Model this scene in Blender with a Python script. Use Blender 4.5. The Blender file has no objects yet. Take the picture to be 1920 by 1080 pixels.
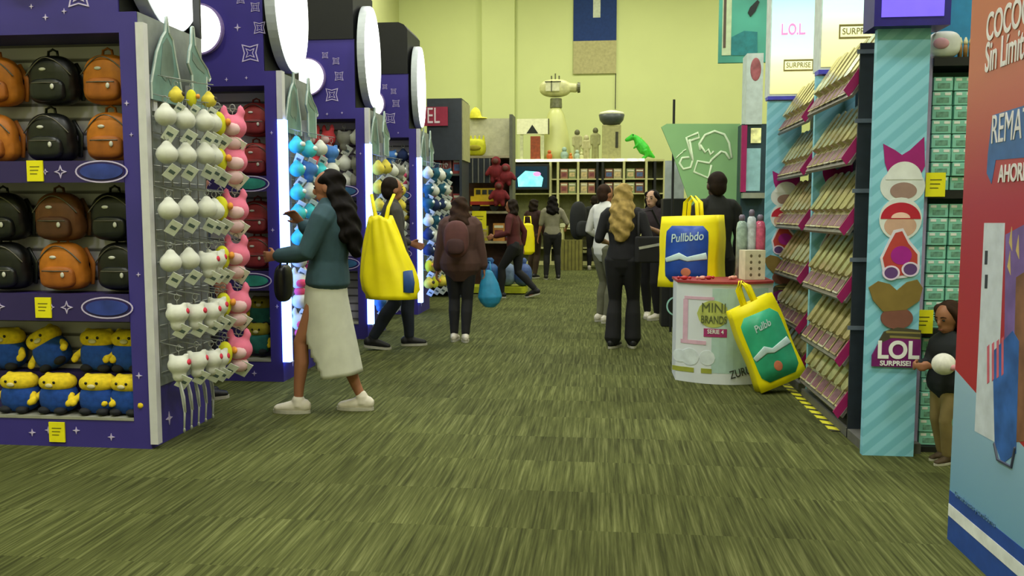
import bpy, bmesh, math, random
from mathutils import Vector, Matrix, Euler
random.seed(7)
V = Vector
PI = math.pi
COL = bpy.context.scene.collection
SC = bpy.context.scene

# ------------------------------------------------------------------ camera
F = 1600.0
CAM_H = 1.33
TH = math.atan(140 / F)
PSI = math.atan(170 / F * math.cos(TH))
cd = bpy.data.cameras.new('camera')
cam = bpy.data.objects.new('camera', cd)
COL.objects.link(cam)
cam.location = (0, 0, CAM_H)
cam.rotation_euler = (PI / 2 - TH, 0, PSI)
cd.sensor_width = 36
cd.lens = 36 * F / 1920
cd.clip_start = 0.05
cd.clip_end = 200
SC.camera = cam
_R = Euler((PI / 2 - TH, 0, PSI)).to_matrix()

def ray(px, py):
    return _R @ V(((px - 960) / F, (540 - py) / F, -1.0))
def W(px, py, Y):
    """point of the photograph's pixel on the plane at distance Y down the aisle"""
    d = ray(px, py)
    return V((0, 0, CAM_H)) + d * (Y / d.y)
def WX(px, py, X):
    d = ray(px, py)
    return V((0, 0, CAM_H)) + d * (X / d.x)
def FL(px, py):
    d = ray(px, py)
    return V((0, 0, CAM_H)) + d * (-CAM_H / d.z)

# --------------------------------------------------------------- materials
def lin(c):
    out = []
    for v in c[:3]:
        v = v / 255.0
        out.append(v / 12.92 if v <= .04045 else ((v + .055) / 1.055) ** 2.4)
    return tuple(out) + (1.0,)
_M = {}
def mat(name, rgb, rough=.6, metal=0.0, var=.12, scale=14.0, emit=0.0, spec=.4, bump=0.0, alpha=1.0, trans=0.0):
    if name in _M:
        return _M[name]
    m = bpy.data.materials.new(name)
    m.use_nodes = True
    nt = m.node_tree
    b = nt.nodes['Principled BSDF']
    c = lin(rgb)
    tc = nt.nodes.new('ShaderNodeTexCoord')
    nz = nt.nodes.new('ShaderNodeTexNoise')
    nz.inputs['Scale'].default_value = scale
    nz.inputs['Detail'].default_value = 3
    nt.links.new(tc.outputs['Object'], nz.inputs['Vector'])
    rp = nt.nodes.new('ShaderNodeValToRGB')
    rp.color_ramp.elements[0].position = .3
    rp.color_ramp.elements[1].position = .7
    rp.color_ramp.elements[0].color = tuple(x * (1 - var) for x in c[:3]) + (1,)
    rp.color_ramp.elements[1].color = tuple(min(1, x * (1 + var)) for x in c[:3]) + (1,)
    nt.links.new(nz.outputs['Fac'], rp.inputs['Fac'])
    nt.links.new(rp.outputs['Color'], b.inputs['Base Color'])
    b.inputs['Roughness'].default_value = rough
    b.inputs['Metallic'].default_value = metal
    b.inputs['Specular IOR Level'].default_value = spec
    if emit:
        nt.links.new(rp.outputs['Color'], b.inputs['Emission Color'])
        b.inputs['Emission Strength'].default_value = emit
    if bump:
        bp = nt.nodes.new('ShaderNodeBump')
        bp.inputs['Strength'].default_value = bump
        nt.links.new(nz.outputs['Fac'], bp.inputs['Height'])
        nt.links.new(bp.outputs['Normal'], b.inputs['Normal'])
    if alpha < 1:
        b.inputs['Alpha'].default_value = alpha
    if trans:
        b.inputs['Transmission Weight'].default_value = trans
    _M[name] = m
    return m

def ramp_mat(name, axis, stops, lo, hi, rough=.5, emit=0.0):
    """a print whose colour runs along one object axis"""
    if name in _M:
        return _M[name]
    m = bpy.data.materials.new(name); m.use_nodes = True
    nt = m.node_tree; b = nt.nodes['Principled BSDF']
    tc = nt.nodes.new('ShaderNodeTexCoord'); sp = nt.nodes.new('ShaderNodeSeparateXYZ')
    nt.links.new(tc.outputs['Object'], sp.inputs[0])
    mr = nt.nodes.new('ShaderNodeMapRange')
    mr.inputs['From Min'].default_value = lo; mr.inputs['From Max'].default_value = hi
    nt.links.new(sp.outputs[axis], mr.inputs['Value'])
    rp = nt.nodes.new('ShaderNodeValToRGB')
    els = rp.color_ramp.elements
    els[0].position, els[0].color = stops[0][0], lin(stops[0][1])
    els[1].position, els[1].color = stops[-1][0], lin(stops[-1][1])
    for p, c in stops[1:-1]:
        e = els.new(p); e.color = lin(c)
    nt.links.new(mr.outputs[0], rp.inputs['Fac'])
    nt.links.new(rp.outputs['Color'], b.inputs['Base Color'])
    b.inputs['Roughness'].default_value = rough
    if emit:
        nt.links.new(rp.outputs['Color'], b.inputs['Emission Color'])
        b.inputs['Emission Strength'].default_value = emit
    _M[name] = m
    return m

def stripe_mat(name, c1, c2, period, direction, rough=.5, width=.5, bandnoise=0.0):
    """stripes repeating along a direction of the object's space"""
    if name in _M:
        return _M[name]
    m = bpy.data.materials.new(name); m.use_nodes = True
    nt = m.node_tree; b = nt.nodes['Principled BSDF']
    tc = nt.nodes.new('ShaderNodeTexCoord')
    dp = nt.nodes.new('ShaderNodeVectorMath'); dp.operation = 'DOT_PRODUCT'
    dp.inputs[1].default_value = V(direction).normalized() / period
    nt.links.new(tc.outputs['Object'], dp.inputs[0])
    fr = nt.nodes.new('ShaderNodeMath'); fr.operation = 'FRACT'
    nt.links.new(dp.outputs['Value'], fr.inputs[0])
    rp = nt.nodes.new('ShaderNodeValToRGB')
    els = rp.color_ramp.elements
    els[0].position, els[0].color = max(0, width - .06), lin(c1)
    els[1].position, els[1].color = min(1, width + .06), lin(c2)
    nt.links.new(fr.outputs[0], rp.inputs['Fac'])
    nt.links.new(rp.outputs['Color'], b.inputs['Base Color'])
    b.inputs['Roughness'].default_value = rough
    _M[name] = m
    return m

# ----------------------------------------------------------------- meshes
class MB:
    def __init__(self):
        self.v = []; self.f = []
    def add(self, vs, fs, M=None):
        o = len(self.v)
        for p in vs:
            p = V(p)
            self.v.append(M @ p if M is not None else p)
        for f in fs:
            self.f.append(tuple(i + o for i in f))
        return self
    def box(self, x0, x1, y0, y1, z0, z1, M=None):
        vs = [(x, y, z) for z in (z0, z1) for y in (y0, y1) for x in (x0, x1)]
        fs = [(0, 2, 3, 1), (4, 5, 7, 6), (0, 1, 5, 4), (2, 6, 7, 3), (0, 4, 6, 2), (1, 3, 7, 5)]
        return self.add(vs, fs, M)
    def rbox(self, x0, x1, y0, y1, z0, z1, r=.01, n=3, M=None):
        """box with its vertical (z) edges rounded"""
        pts = []
        for cx, cy, a0 in ((x1 - r, y1 - r, 0), (x0 + r, y1 - r, 90), (x0 + r, y0 + r, 180), (x1 - r, y0 + r, 270)):
            for k in range(n + 1):
                a = math.radians(a0 + 90 * k / n)
                pts.append((cx + r * math.cos(a), cy + r * math.sin(a)))
        return self.prism(pts, 'z', z0, z1, M)
    def prism(self, pts, axis, a0, a1, M=None):
        """polygon extruded along an axis; pts in the other two axes' order (x: y,z  y: x,z  z: x,y)"""
        def P(u, w, a):
            return {'x': (a, u, w), 'y': (u, a, w), 'z': (u, w, a)}[axis]
        n = len(pts)
        vs = [P(u, w, a0) for u, w in pts] + [P(u, w, a1) for u, w in pts]
        fs = [tuple(range(n - 1, -1, -1)), tuple(range(n, 2 * n))]
        fs += [(i, (i + 1) % n, n + (i + 1) % n, n + i) for i in range(n)]
        return self.add(vs, fs, M)
    def ell(self, c, r, seg=14, rings=9, M=None, p=1.0):
        """ellipsoid; p<1 squares it off"""
        c = V(c)
        if not hasattr(r, '__len__'):
            r = (r, r, r)
        def s(v):
            return math.copysign(abs(v) ** p, v)
        vs = [(c.x, c.y, c.z - r[2])]
        for i in range(1, rings):
            a = -PI / 2 + PI * i / rings
            for k in range(seg):
                b = 2 * PI * k / seg
                vs.append((c.x + r[0] * s(math.cos(a)) * s(math.cos(b)), c.y + r[1] * s(math.cos(a)) * s(math.sin(b)), c.z + r[2] * s(math.sin(a))))
        vs.append((c.x, c.y, c.z + r[2]))
        fs = []
        for k in range(seg):
            fs.append((0, 1 + (k + 1) % seg, 1 + k))
            t = 1 + (rings - 2) * seg
            fs.append((t + k, t + (k + 1) % seg, len(vs) - 1))
        for i in range(rings - 2):
            for k in range(seg):
                a = 1 + i * seg
                fs.append((a + k, a + (k + 1) % seg, a + seg + (k + 1) % seg, a + seg + k))
        return self.add(vs, fs, M)
    def tube(self, pts, hint=(1, 0, 0), seg=10, cap=True, M=None):
        """pts: (position, rx[, ry]); rx runs along the hint"""
        P = [V(p[0]) for p in pts]
        R = [(p[1], p[2] if len(p) > 2 else p[1]) for p in pts]
        n = len(P)
        rings = []
        hint = V(hint)
        def frame(i):
            t = (P[min(i + 1, n - 1)] - P[max(i - 1, 0)])
            t = t.normalized() if t.length > 1e-9 else V((0, 0, 1))
            s = hint - t * hint.dot(t)
            if s.length < .15:
                h2 = V((0, 1, 0)) if abs(t.y) < .8 else V((0, 0, 1))
                s = h2 - t * h2.dot(t)
            s.normalize()
            return t, s, t.cross(s)
        def ring(p, s, b, rx, ry):
            return [p + s * (rx * math.cos(2 * PI * k / seg)) + b * (ry * math.sin(2 * PI * k / seg)) for k in range(seg)]
        for i in range(n):
            t, s, b = frame(i)
            if cap and i == 0:
                m = min(R[0])
                rings.append(ring(P[0] - t * m * .8, s, b, R[0][0] * .5, R[0][1] * .5))
            rings.append(ring(P[i], s, b, *R[i]))
            if cap and i == n - 1:
                m = min(R[i])
                rings.append(ring(P[i] + t * m * .8, s, b, R[i][0] * .5, R[i][1] * .5))
        vs = [p for r in rings for p in r]
        fs = []
        for i in range(len(rings) - 1):
            for k in range(seg):
                fs.append((i * seg + k, i * seg + (k + 1) % seg, (i + 1) * seg + (k + 1) % seg, (i + 1) * seg + k))
        fs.append(tuple(range(seg - 1, -1, -1)))
        fs.append(tuple(range((len(rings) - 1) * seg, len(rings) * seg)))
        return self.add(vs, fs, M)
    def bar(self, a, b, r=.004, seg=6, M=None):
        return self.tube([(a, r), (b, r)], seg=seg, cap=False, M=M)
    def cyl(self, c, axis, r, a0, a1, seg=32, ry=None):
        ry = ry or r
        pts = [(c[0] + r * math.cos(2 * PI * k / seg), c[1] + ry * math.sin(2 * PI * k / seg)) for k in range(seg)]
        return self.prism(pts, axis, a0, a1)
    def lathe(self, prof, c=(0, 0, 0), seg=16):
        vs = []; fs = []
        for r, z in prof:
            for k in range(seg):
                a = 2 * PI * k / seg
                vs.append((c[0] + r * math.cos(a), c[1] + r * math.sin(a), c[2] + z))
        n = len(prof)
        for i in range(n - 1):
            for k in range(seg):
                fs.append((i * seg + k, i * seg + (k + 1) % seg, (i + 1) * seg + (k + 1) % seg, (i + 1) * seg + k))
        fs.append(tuple(range(seg - 1, -1, -1))); fs.append(tuple(range((n - 1) * seg, n * seg)))
        return self.add(vs, fs)
    def ringplate(self, outer, inner, axis, a0, a1):
        """closed outline band between two same-length loops"""
        def P(u, w, a):
            return {'x': (a, u, w), 'y': (u, a, w), 'z': (u, w, a)}[axis]
        n = len(outer)
        vs = [P(*p, a0) for p in outer] + [P(*p, a0) for p in inner] + [P(*p, a1) for p in outer] + [P(*p, a1) for p in inner]
        fs = []
        for i in range(n):
            j = (i + 1) % n
            fs += [(i, j, n + j, n + i), (2 * n + i, 3 * n + i, 3 * n + j, 2 * n + j), (i, 2 * n + i, 2 * n + j, j), (n + i, n + j, 3 * n + j, 3 * n + i)]
        return self.add(vs, fs)
    def mesh(self, name):
        me = bpy.data.meshes.new(name)
        me.from_pydata([tuple(p) for p in self.v], [], self.f)
        bm = bmesh.new(); bm.from_mesh(me)
        bmesh.ops.recalc_face_normals(bm, faces=bm.faces)
        bm.to_mesh(me); bm.free()
        return me

def link(name, me, m, parent=None, smooth=False, loc=None):
    o = bpy.data.objects.new(name, me)
    COL.objects.link(o)
    if m is not None:
        me.materials.append(m)
    if smooth:
        me.polygons.foreach_set('use_smooth', [True] * len(me.polygons))
    if parent is not None:
        o.parent = parent
    if loc is not None:
        o.location = loc
    return o
def obj(name, mb, m, parent=None, smooth=False, bevel=0.0, loc=None):
    o = link(name, mb.mesh(name), m, parent, smooth, loc)
    if bevel:
        md = o.modifiers.new('bevel', 'BEVEL'); md.width = bevel; md.segments = 2; md.limit_method = 'ANGLE'
    return o
def baked(name, mb, m, parent=None, voxel=.01, smooth=3, factor=.5, push=None):
    """one continuous skin over everything in the builder"""
    tmp = bpy.data.objects.new('tmp', mb.mesh('tmp'))
    COL.objects.link(tmp)
    r = tmp.modifiers.new('r', 'REMESH'); r.mode = 'VOXEL'; r.voxel_size = voxel
    if smooth:
        s = tmp.modifiers.new('s', 'SMOOTH'); s.iterations = smooth; s.factor = factor
    dg = bpy.context.evaluated_depsgraph_get()
    me = bpy.data.meshes.new_from_object(tmp.evaluated_get(dg))
    old = tmp.data
    bpy.data.objects.remove(tmp); bpy.data.meshes.remove(old)
    me.materials.clear()
    if push:
        for v in me.vertices:
            v.co = push(v.co)
    me.name = name
    return link(name, me, m, parent, True)
def tag(o, label, cat, group=None, kind=None):
    o['label'] = label; o['category'] = cat
    if group: o['group'] = group
    if kind: o['kind'] = kind
    return o
def thing(name, label, cat, loc=(0, 0, 0), rotz=0.0, group=None):
    o = bpy.data.objects.new(name, None)
    o.empty_display_size = .1
    COL.objects.link(o)
    o.location = loc; o.rotation_euler = (0, 0, rotz)
    return tag(o, label, cat, group)
def struct(name, mb, m):
    o = obj(name, mb, m); o['kind'] = 'structure'
    return o
def dup(root, loc, rot=None, label=None, group=None, scale=None, mats=None):
    """copy of a thing with copies of its parts and sub-parts"""
    r = root.copy(); COL.objects.link(r); r.location = loc
    if rot is not None: r.rotation_euler = rot
    if label: r['label'] = label
    if group: r['group'] = group
    if scale: r.scale = scale
    def kids(a, b):
        for ch in list(a.children):
            c = ch.copy(); COL.objects.link(c); c.parent = b
            kids(ch, c)
    kids(root, r)
    return r
class Kind:
    """first placement moves the original, later ones copy it"""
    def __init__(self, root): self.root = root; self.used = False
    def put(self, loc, rot=(0, 0, 0), label=None, group=None, scale=None):
        if not self.used:
            self.used = True
            o = self.root
            o.location = loc; o.rotation_euler = rot
            if label: o['label'] = label
            if group: o['group'] = group
            if scale: o.scale = scale
            return o
        return dup(self.root, loc, rot, label, group, scale or (1, 1, 1))

def text(name, s, size, m, parent, loc, rot=(PI / 2, 0, 0), depth=.002, align='CENTER', sx=1.0, bold=.0, spacing=1.0, shear=0.0):
    c = bpy.data.curves.new(name, 'FONT')
    c.body = s; c.size = size; c.extrude = depth; c.align_x = align; c.align_y = 'CENTER'
    c.offset = 0 if 'M' in s else bold; c.space_character = spacing; c.shear = shear
    t = bpy.data.objects.new('tmp', c); COL.objects.link(t)
    dg = bpy.context.evaluated_depsgraph_get()
    me = bpy.data.meshes.new_from_object(t.evaluated_get(dg))
    bpy.data.objects.remove(t); bpy.data.curves.remove(c)
    me.materials.clear(); me.name = name
    o = link(name, me, m, parent)
    o.location = loc; o.rotation_euler = rot; o.scale = (sx, 1, 1)
    return o

ORD = ['first', 'second', 'third', 'fourth', 'fifth', 'sixth', 'seventh', 'eighth', 'ninth', 'tenth', 'eleventh', 'twelfth', 'thirteenth', 'fourteenth']
def star_pts(cx, cz, r, k=.38, rot=0.0, n=4):
    out = []
    for i in range(2 * n):
        a = rot + PI * i / n
        q = r if i % 2 == 0 else r * k
        out.append((cx + q * math.sin(a), cz + q * math.cos(a)))
    return out
def star_line(mb, cx, cz, r, w, y0, y1, rot=0.0, k=.38):
    mb.ringplate(star_pts(cx, cz, r, k, rot), star_pts(cx, cz, r - w, k, rot), 'y', y0, y1)
# ------------------------------------------------------------------ people
SKIN = lambda: mat('skin', (150, 100, 72), .55, var=.06, scale=6)
SKIN_P = lambda: mat('skin pale', (176, 138, 112), .55, var=.06, scale=6)

def ik(a, b, l1, l2, pole):
    a, b, pole = V(a), V(b), V(pole)
    d = b - a; L = min(d.length, (l1 + l2) * .9995)
    u = d.normalized()
    x = (l1 * l1 - l2 * l2 + L * L) / (2 * L)
    h = math.sqrt(max(0, l1 * l1 - x * x))
    p = pole - u * pole.dot(u)
    p = p.normalized() if p.length > 1e-6 else V((0, 1, 0))
    return a + u * x + p * h

def hand(mb, wrist, d, w, n, s, curl=.5, vox=.006):
    """palm with four fingers and a thumb; d along the forearm, w towards the thumb, n towards the palm side"""
    d = d.normalized(); w = (w - d * w.dot(d)).normalized(); n = d.cross(w) * (1 if d.cross(w).dot(n) > 0 else -1)
    fr = max(.0085, vox * 1.15)
    kn = wrist + d * .085 * s
    mb.tube([(wrist - d * .01, .024 * s, .017 * s), (wrist + d * .03 * s, .033 * s, .015 * s), (kn, .036 * s, .0135 * s)], hint=w, seg=10)
    for i, L in enumerate((.068, .076, .07, .055)):
        o = kn + w * (.028 - .0188 * i) * s
        a1, a2, a3 = curl * .5, curl * 1.2, curl * 1.8
        sp = w * (.10 - .07 * i)
        pts = [(o - d * .012 * s, fr)]
        p = o
        for a, f in ((a1, .42), (a2, .32), (a3, .26)):
            p = p + ((d + sp) * math.cos(a) + n * math.sin(a)).normalized() * L * f * s
            pts.append((p, fr * (1 if f > .3 else .85)))
        mb.tube(pts, hint=w, seg=7)
    t0 = wrist + d * .025 * s + w * .024 * s
    t1 = t0 + (d * .7 + w * .7 + n * .25).normalized() * .036 * s
    t2 = t1 + (d * .95 + w * .25 + n * .4).normalized() * .03 * s
    mb.tube([(t0, fr * 1.25), (t1, fr * 1.1), (t2, fr * .9)], hint=n, seg=7)

def person(label, loc, face, H, ankles, wrists, top, bottom, hair, shoes, sleeve='wrist', lean=(0, 0), drop=0.0, toes=(0, 0),
           skin=None, vox=.008, hairstyle='short', hair_len=.3, headyaw=0.0, headtilt=0.0, skirt=None, flare=0.0, head_scale=1.0, bulk=1.0, group=None, curl=.6,
           heel=(0, 0), hem=.93, poles=None, puff=0.0, neckline=None):
    s = H / 1.65
    root = thing('person', label, 'person', (loc[0], loc[1], 0), face, group)
    skin = skin or SKIN()
    B = MB()
    lx, ly = lean
    hipz = .87 - drop
    S = lambda x, y, z: V((x, y, z)) * s
    up = lambda z: max(0, min(1, (z - hipz) / (1.36 - hipz)))
    def T(x, y, z):      # point of the trunk, leaning
        k = up(z + drop) if z > hipz else 0
        return S(x + lx * k, y + ly * k, z - drop)
    hips = [S(-.085, 0, hipz), S(.085, 0, hipz)]
    ank = [S(ankles[i][0], ankles[i][1], .085 + heel[i]) for i in (0, 1)]
    knee = [ik(hips[i], ank[i], .40 * s, .40 * s, (0, 1, 0)) for i in (0, 1)]
    sh = [T(-.165, 0, 1.355), T(.165, 0, 1.355)]
    wr = [V(wrists[i]) * s for i in (0, 1)]
    poles = poles or ((-.35, -1, -.3), (.35, -1, -.3))
    elb = [ik(sh[i], wr[i], .275 * s, .235 * s, poles[i]) for i in (0, 1)]
    # body
    def trunk(mb, g, zlo=.82, zhi=1.42):
        prof = [(.82, .150, .100), (.90, .163, .112), (.97, .150, .105), (1.05, .128, .092), (1.15, .140, .100), (1.25, .155, .108), (1.33, .158, .092), (1.385, .115, .07), (1.42, .06, .055)]
        mb.tube([(T(0, .01, z), (rx * bulk + g) * s, (ry * bulk + g) * s) for z, rx, ry in prof if zlo - 1e-6 <= z <= zhi + 1e-6], seg=20)
    def leg(mb, i, g, z_end=0.0, fl=0.0):
        h, k, a = hips[i], knee[i], ank[i]
        lo = a.lerp(k, .02)
        c = k.lerp(a, .35) + V((0, -.012 * s, 0))
        mb.tube([(h + V((0, 0, .03 * s)), (.088 + g) * s), (h.lerp(k, .3), (.080 + g) * s), (h.lerp(k, .75), (.060 + g) * s), (k, (.052 + g) * s), (c, (.053 + g + fl * .3) * s), (k.lerp(a, .75), (.040 + g + fl * .8) * s), (lo, (.034 + g + fl * 1.1) * s)], seg=14)
    def arm(mb, i, g, to=1.0):
        a, e, w = sh[i], elb[i], wr[i]
        pts = [(a + V(((.04 if i == 0 else -.04) * s, 0, .005 * s)), (.056 + g) * s), (a.lerp(e, .12), (.052 + g) * s), (a.lerp(e, .5), (.045 + g) * s), (e, (.037 + g) * s)]
        if to > .55:
            pts += [(e.lerp(w, .3), (.037 + g) * s), (e.lerp(w, .93), (.026 + g) * s)]
        mb.tube(pts, seg=12)
    trunk(B, -.012)
    for i in (0, 1):
        leg(B, i, -.004); arm(B, i, -.004)
        d = (wr[i] - elb[i]).normalized()
        w = V((0, 1, 0)) if abs(d.y) < .8 else V((0, 0, 1))
        n = V((1, 0, 0)) if i == 0 else V((-1, 0, 0))
        hand(B, wr[i], d, w, n, s, curl, vox)
        fy = toes[i]
        fd = V((math.sin(fy), math.cos(fy), 0))
        B.tube([(ank[i] + V((0, 0, -.03)) * s - fd * .02 * s, .032 * s, .03 * s), (V((ank[i].x, ank[i].y, .035 * s)) + fd * .1 * s, .035 * s, .02 * s)], seg=10)
    # head
    hs = s * head_scale
    hb = T(0, .012, 1.40)
    hc = T(0, .018, 1.40) + V((0, 0, .135 * hs))
    Hm = Matrix.Translation(hc) @ Matrix.Rotation(headyaw, 4, 'Z') @ Matrix.Rotation(headtilt, 4, 'X') @ Matrix.Scale(hs, 4)
    B.tube([(hb - V((0, 0, .03 * s)), .055 * s), (hb + V((0, 0, .05 * s)), .048 * s), (hc + V((0, -.01 * hs, -.03 * hs)), .05 * hs)], seg=12)
    B.ell((0, 0, .012), (.074, .092, .098), 18, 12, Hm)
    B.ell((0, .028, -.055), (.052, .06, .056), 16, 10, Hm)
    B.ell((0, .092, -.018), (.012, .022, .024), 10, 8, Hm)
    for q in (-1, 1):
        B.ell((.075 * q, -.005, -.012), (.011, .024, .032), 10, 8, Hm)
    B.ell((0, .082, -.062), (.022, .012, .01), 10, 8, Hm)
    obj_body = baked('body', B, skin, root, vox, 3)
    ew = mat('eye dark', (30, 22, 18), .3, var=.0)
    for q in (-1, 1):
        e = MB(); e.ell((.031 * q, .083, .006), (.013, .008, .007), 10, 7, Hm); obj('eye', e, ew, root, True)
        e = MB(); e.tube([(V((.016 * q, .089, .026)), .004), (V((.034 * q, .088, .031)), .004), (V((.05 * q, .078, .025)), .003)], seg=6, M=Hm); obj('eyebrow', e, hair, root, True)
    e = MB(); e.ell((0, .093, -.064), (.02, .005, .005), 10, 6, Hm); obj('mouth', e, mat('lips', (120, 62, 55), .5), root, True)
    # hair
    h = MB()
    h.ell((0, -.026, .03), (.084, .090, .092), 18, 12, Hm)
    h.ell((0, -.045, -.01), (.078, .07, .09), 16, 10, Hm)
    if hairstyle == 'long':
        for q, (wx, off) in enumerate(((.085, -.06), (.06, -.075))):
            h.tube([(Hm @ V((0, off + .02, .04)), .075 * hs, .04 * hs), (Hm @ V((0, off - .01, -.07)), wx * hs * 1.05, .045 * hs), (Hm @ V((0, off - .045, -.15)), (wx + .03) * hs, .045 * hs),
                    (Hm @ V((0, off - .06, -.15 - hair_len * .5)), (wx + .035) * hs, .045 * hs), (Hm @ V((.01, off - .055, -.12 - hair_len)), wx * .75 * hs, .03 * hs)], seg=14)
        for q in (-1, 1):
            h.tube([(Hm @ V((.06 * q, -.015, .06)), .03 * hs), (Hm @ V((.08 * q, -.042, -.04)), .028 * hs), (Hm @ V((.1 * q, -.06, -.16)), .034 * hs), (Hm @ V((.095 * q, -.085, -.16 - hair_len * .6)), .026 * hs)], seg=9)
    elif hairstyle == 'tail':
        h.ell((0, -.1, .04), (.035, .035, .035), 10, 8, Hm)
        h.tube([(Hm @ V((0, -.1, .05)), .03 * hs), (Hm @ V((0, -.15, .0)), .04 * hs), (Hm @ V((0, -.15, -.1)), .036 * hs), (Hm @ V((0, -.13, -.1 - hair_len)), .014 * hs)], seg=10)
    elif hairstyle == 'bob':
        for q in (-1, 1):
            h.tube([(Hm @ V((.055 * q, .02, .07)), .034 * hs), (Hm @ V((.083 * q, -.01, -.01)), .03 * hs), (Hm @ V((.08 * q, -.03, -.11)), .03 * hs)], seg=9)
        h.tube([(Hm @ V((0, -.07, .03)), .08 * hs, .04 * hs), (Hm @ V((0, -.075, -.12)), .085 * hs, .04 * hs)], seg=14)
    rnd = random.Random(int(H * 1000))
    baked('hair', h, hair, root, max(.008, vox), 2, push=(lambda c: c + V((math.sin(c.z * 60 + c.y * 25), math.sin(c.z * 47 + c.x * 40), 0)) * (.008 * s if hairstyle in ('long', 'bob') else .002)))
    # clothes
    t = MB(); trunk(t, .012 + puff, .90 if hem > .88 else .82, 1.385)
    for i in (0, 1):
        arm(t, i, .013 + puff * .6, 1.0 if sleeve == 'wrist' else .5)
    baked('shirt' if sleeve != 'wrist' else 'jacket', t, top, root, max(vox, .009), 4)
    if neckline:
        c = MB()
        c.tube([(T(0, -.01, 1.37), .085 * s, .075 * s), (T(0, .0, 1.405), .062 * s, .06 * s)], seg=14)
        baked('collar', c, neckline, root, .008, 2)
    if skirt is None:
        b = MB(); trunk(b, .008, .82, .97)
        for i in (0, 1):
            leg(b, i, .014, fl=flare)
        baked('trousers', b, bottom, root, max(vox, .009), 3)
    else:
        skirt(root, T, S, s, bottom)
    sole_m = mat('shoe sole', (168, 166, 150), .6)
    for i in (0, 1):
        fd = V((math.sin(toes[i]), math.cos(toes[i]), 0)); sd = V((fd.y, -fd.x, 0))
        a = V((ank[i].x, ank[i].y, 0)); z0 = max(0, heel[i]) * s
        k = MB()
        k.tube([(a - fd * .055 * s + V((0, 0, .05 * s + z0)), .034 * s, .045 * s), (a + V((0, 0, .055 * s + z0)), .038 * s, .05 * s), (a + fd * .07 * s + V((0, 0, .042 * s + z0 * .6)), .043 * s, .035 * s), (a + fd * .15 * s + V((0, 0, .032 * s)), .036 * s, .024 * s)], hint=sd, seg=14)
        k.tube([(a + V((0, 0, .05 * s + z0)), .045 * s), (a + V((0, 0, .1 * s + z0)), .042 * s)], seg=12)
        so = baked('shoe', k, shoes, root, .007, 2)
        k = MB()
        outline = []
        for ang in range(0, 360, 20):
            c, d = math.cos(math.radians(ang)), math.sin(math.radians(ang))
            outline.append(a + fd * (.048 + .13 * c) * s + sd * (.046 * d * (1 + .12 * c)) * s)
        n = len(outline)
        vs = [V((p.x, p.y, .001 + z0 * max(0, 1 - ((p - a).dot(fd) + .08 * s) / (.2 * s)))) for p in outline]
        vs += [p + V((0, 0, .022 * s)) for p in vs]
        k.add(vs, [tuple(range(n - 1, -1, -1)), tuple(range(n, 2 * n))] + [(q, (q + 1) % n, n + (q + 1) % n, n + q) for q in range(n)])
        obj('sole', k, sole_m, so)
    root['sh'] = 0
    del root['sh']
    return root, dict(s=s, T=T, sh=sh, wr=wr, elb=elb, hc=hc)
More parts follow.
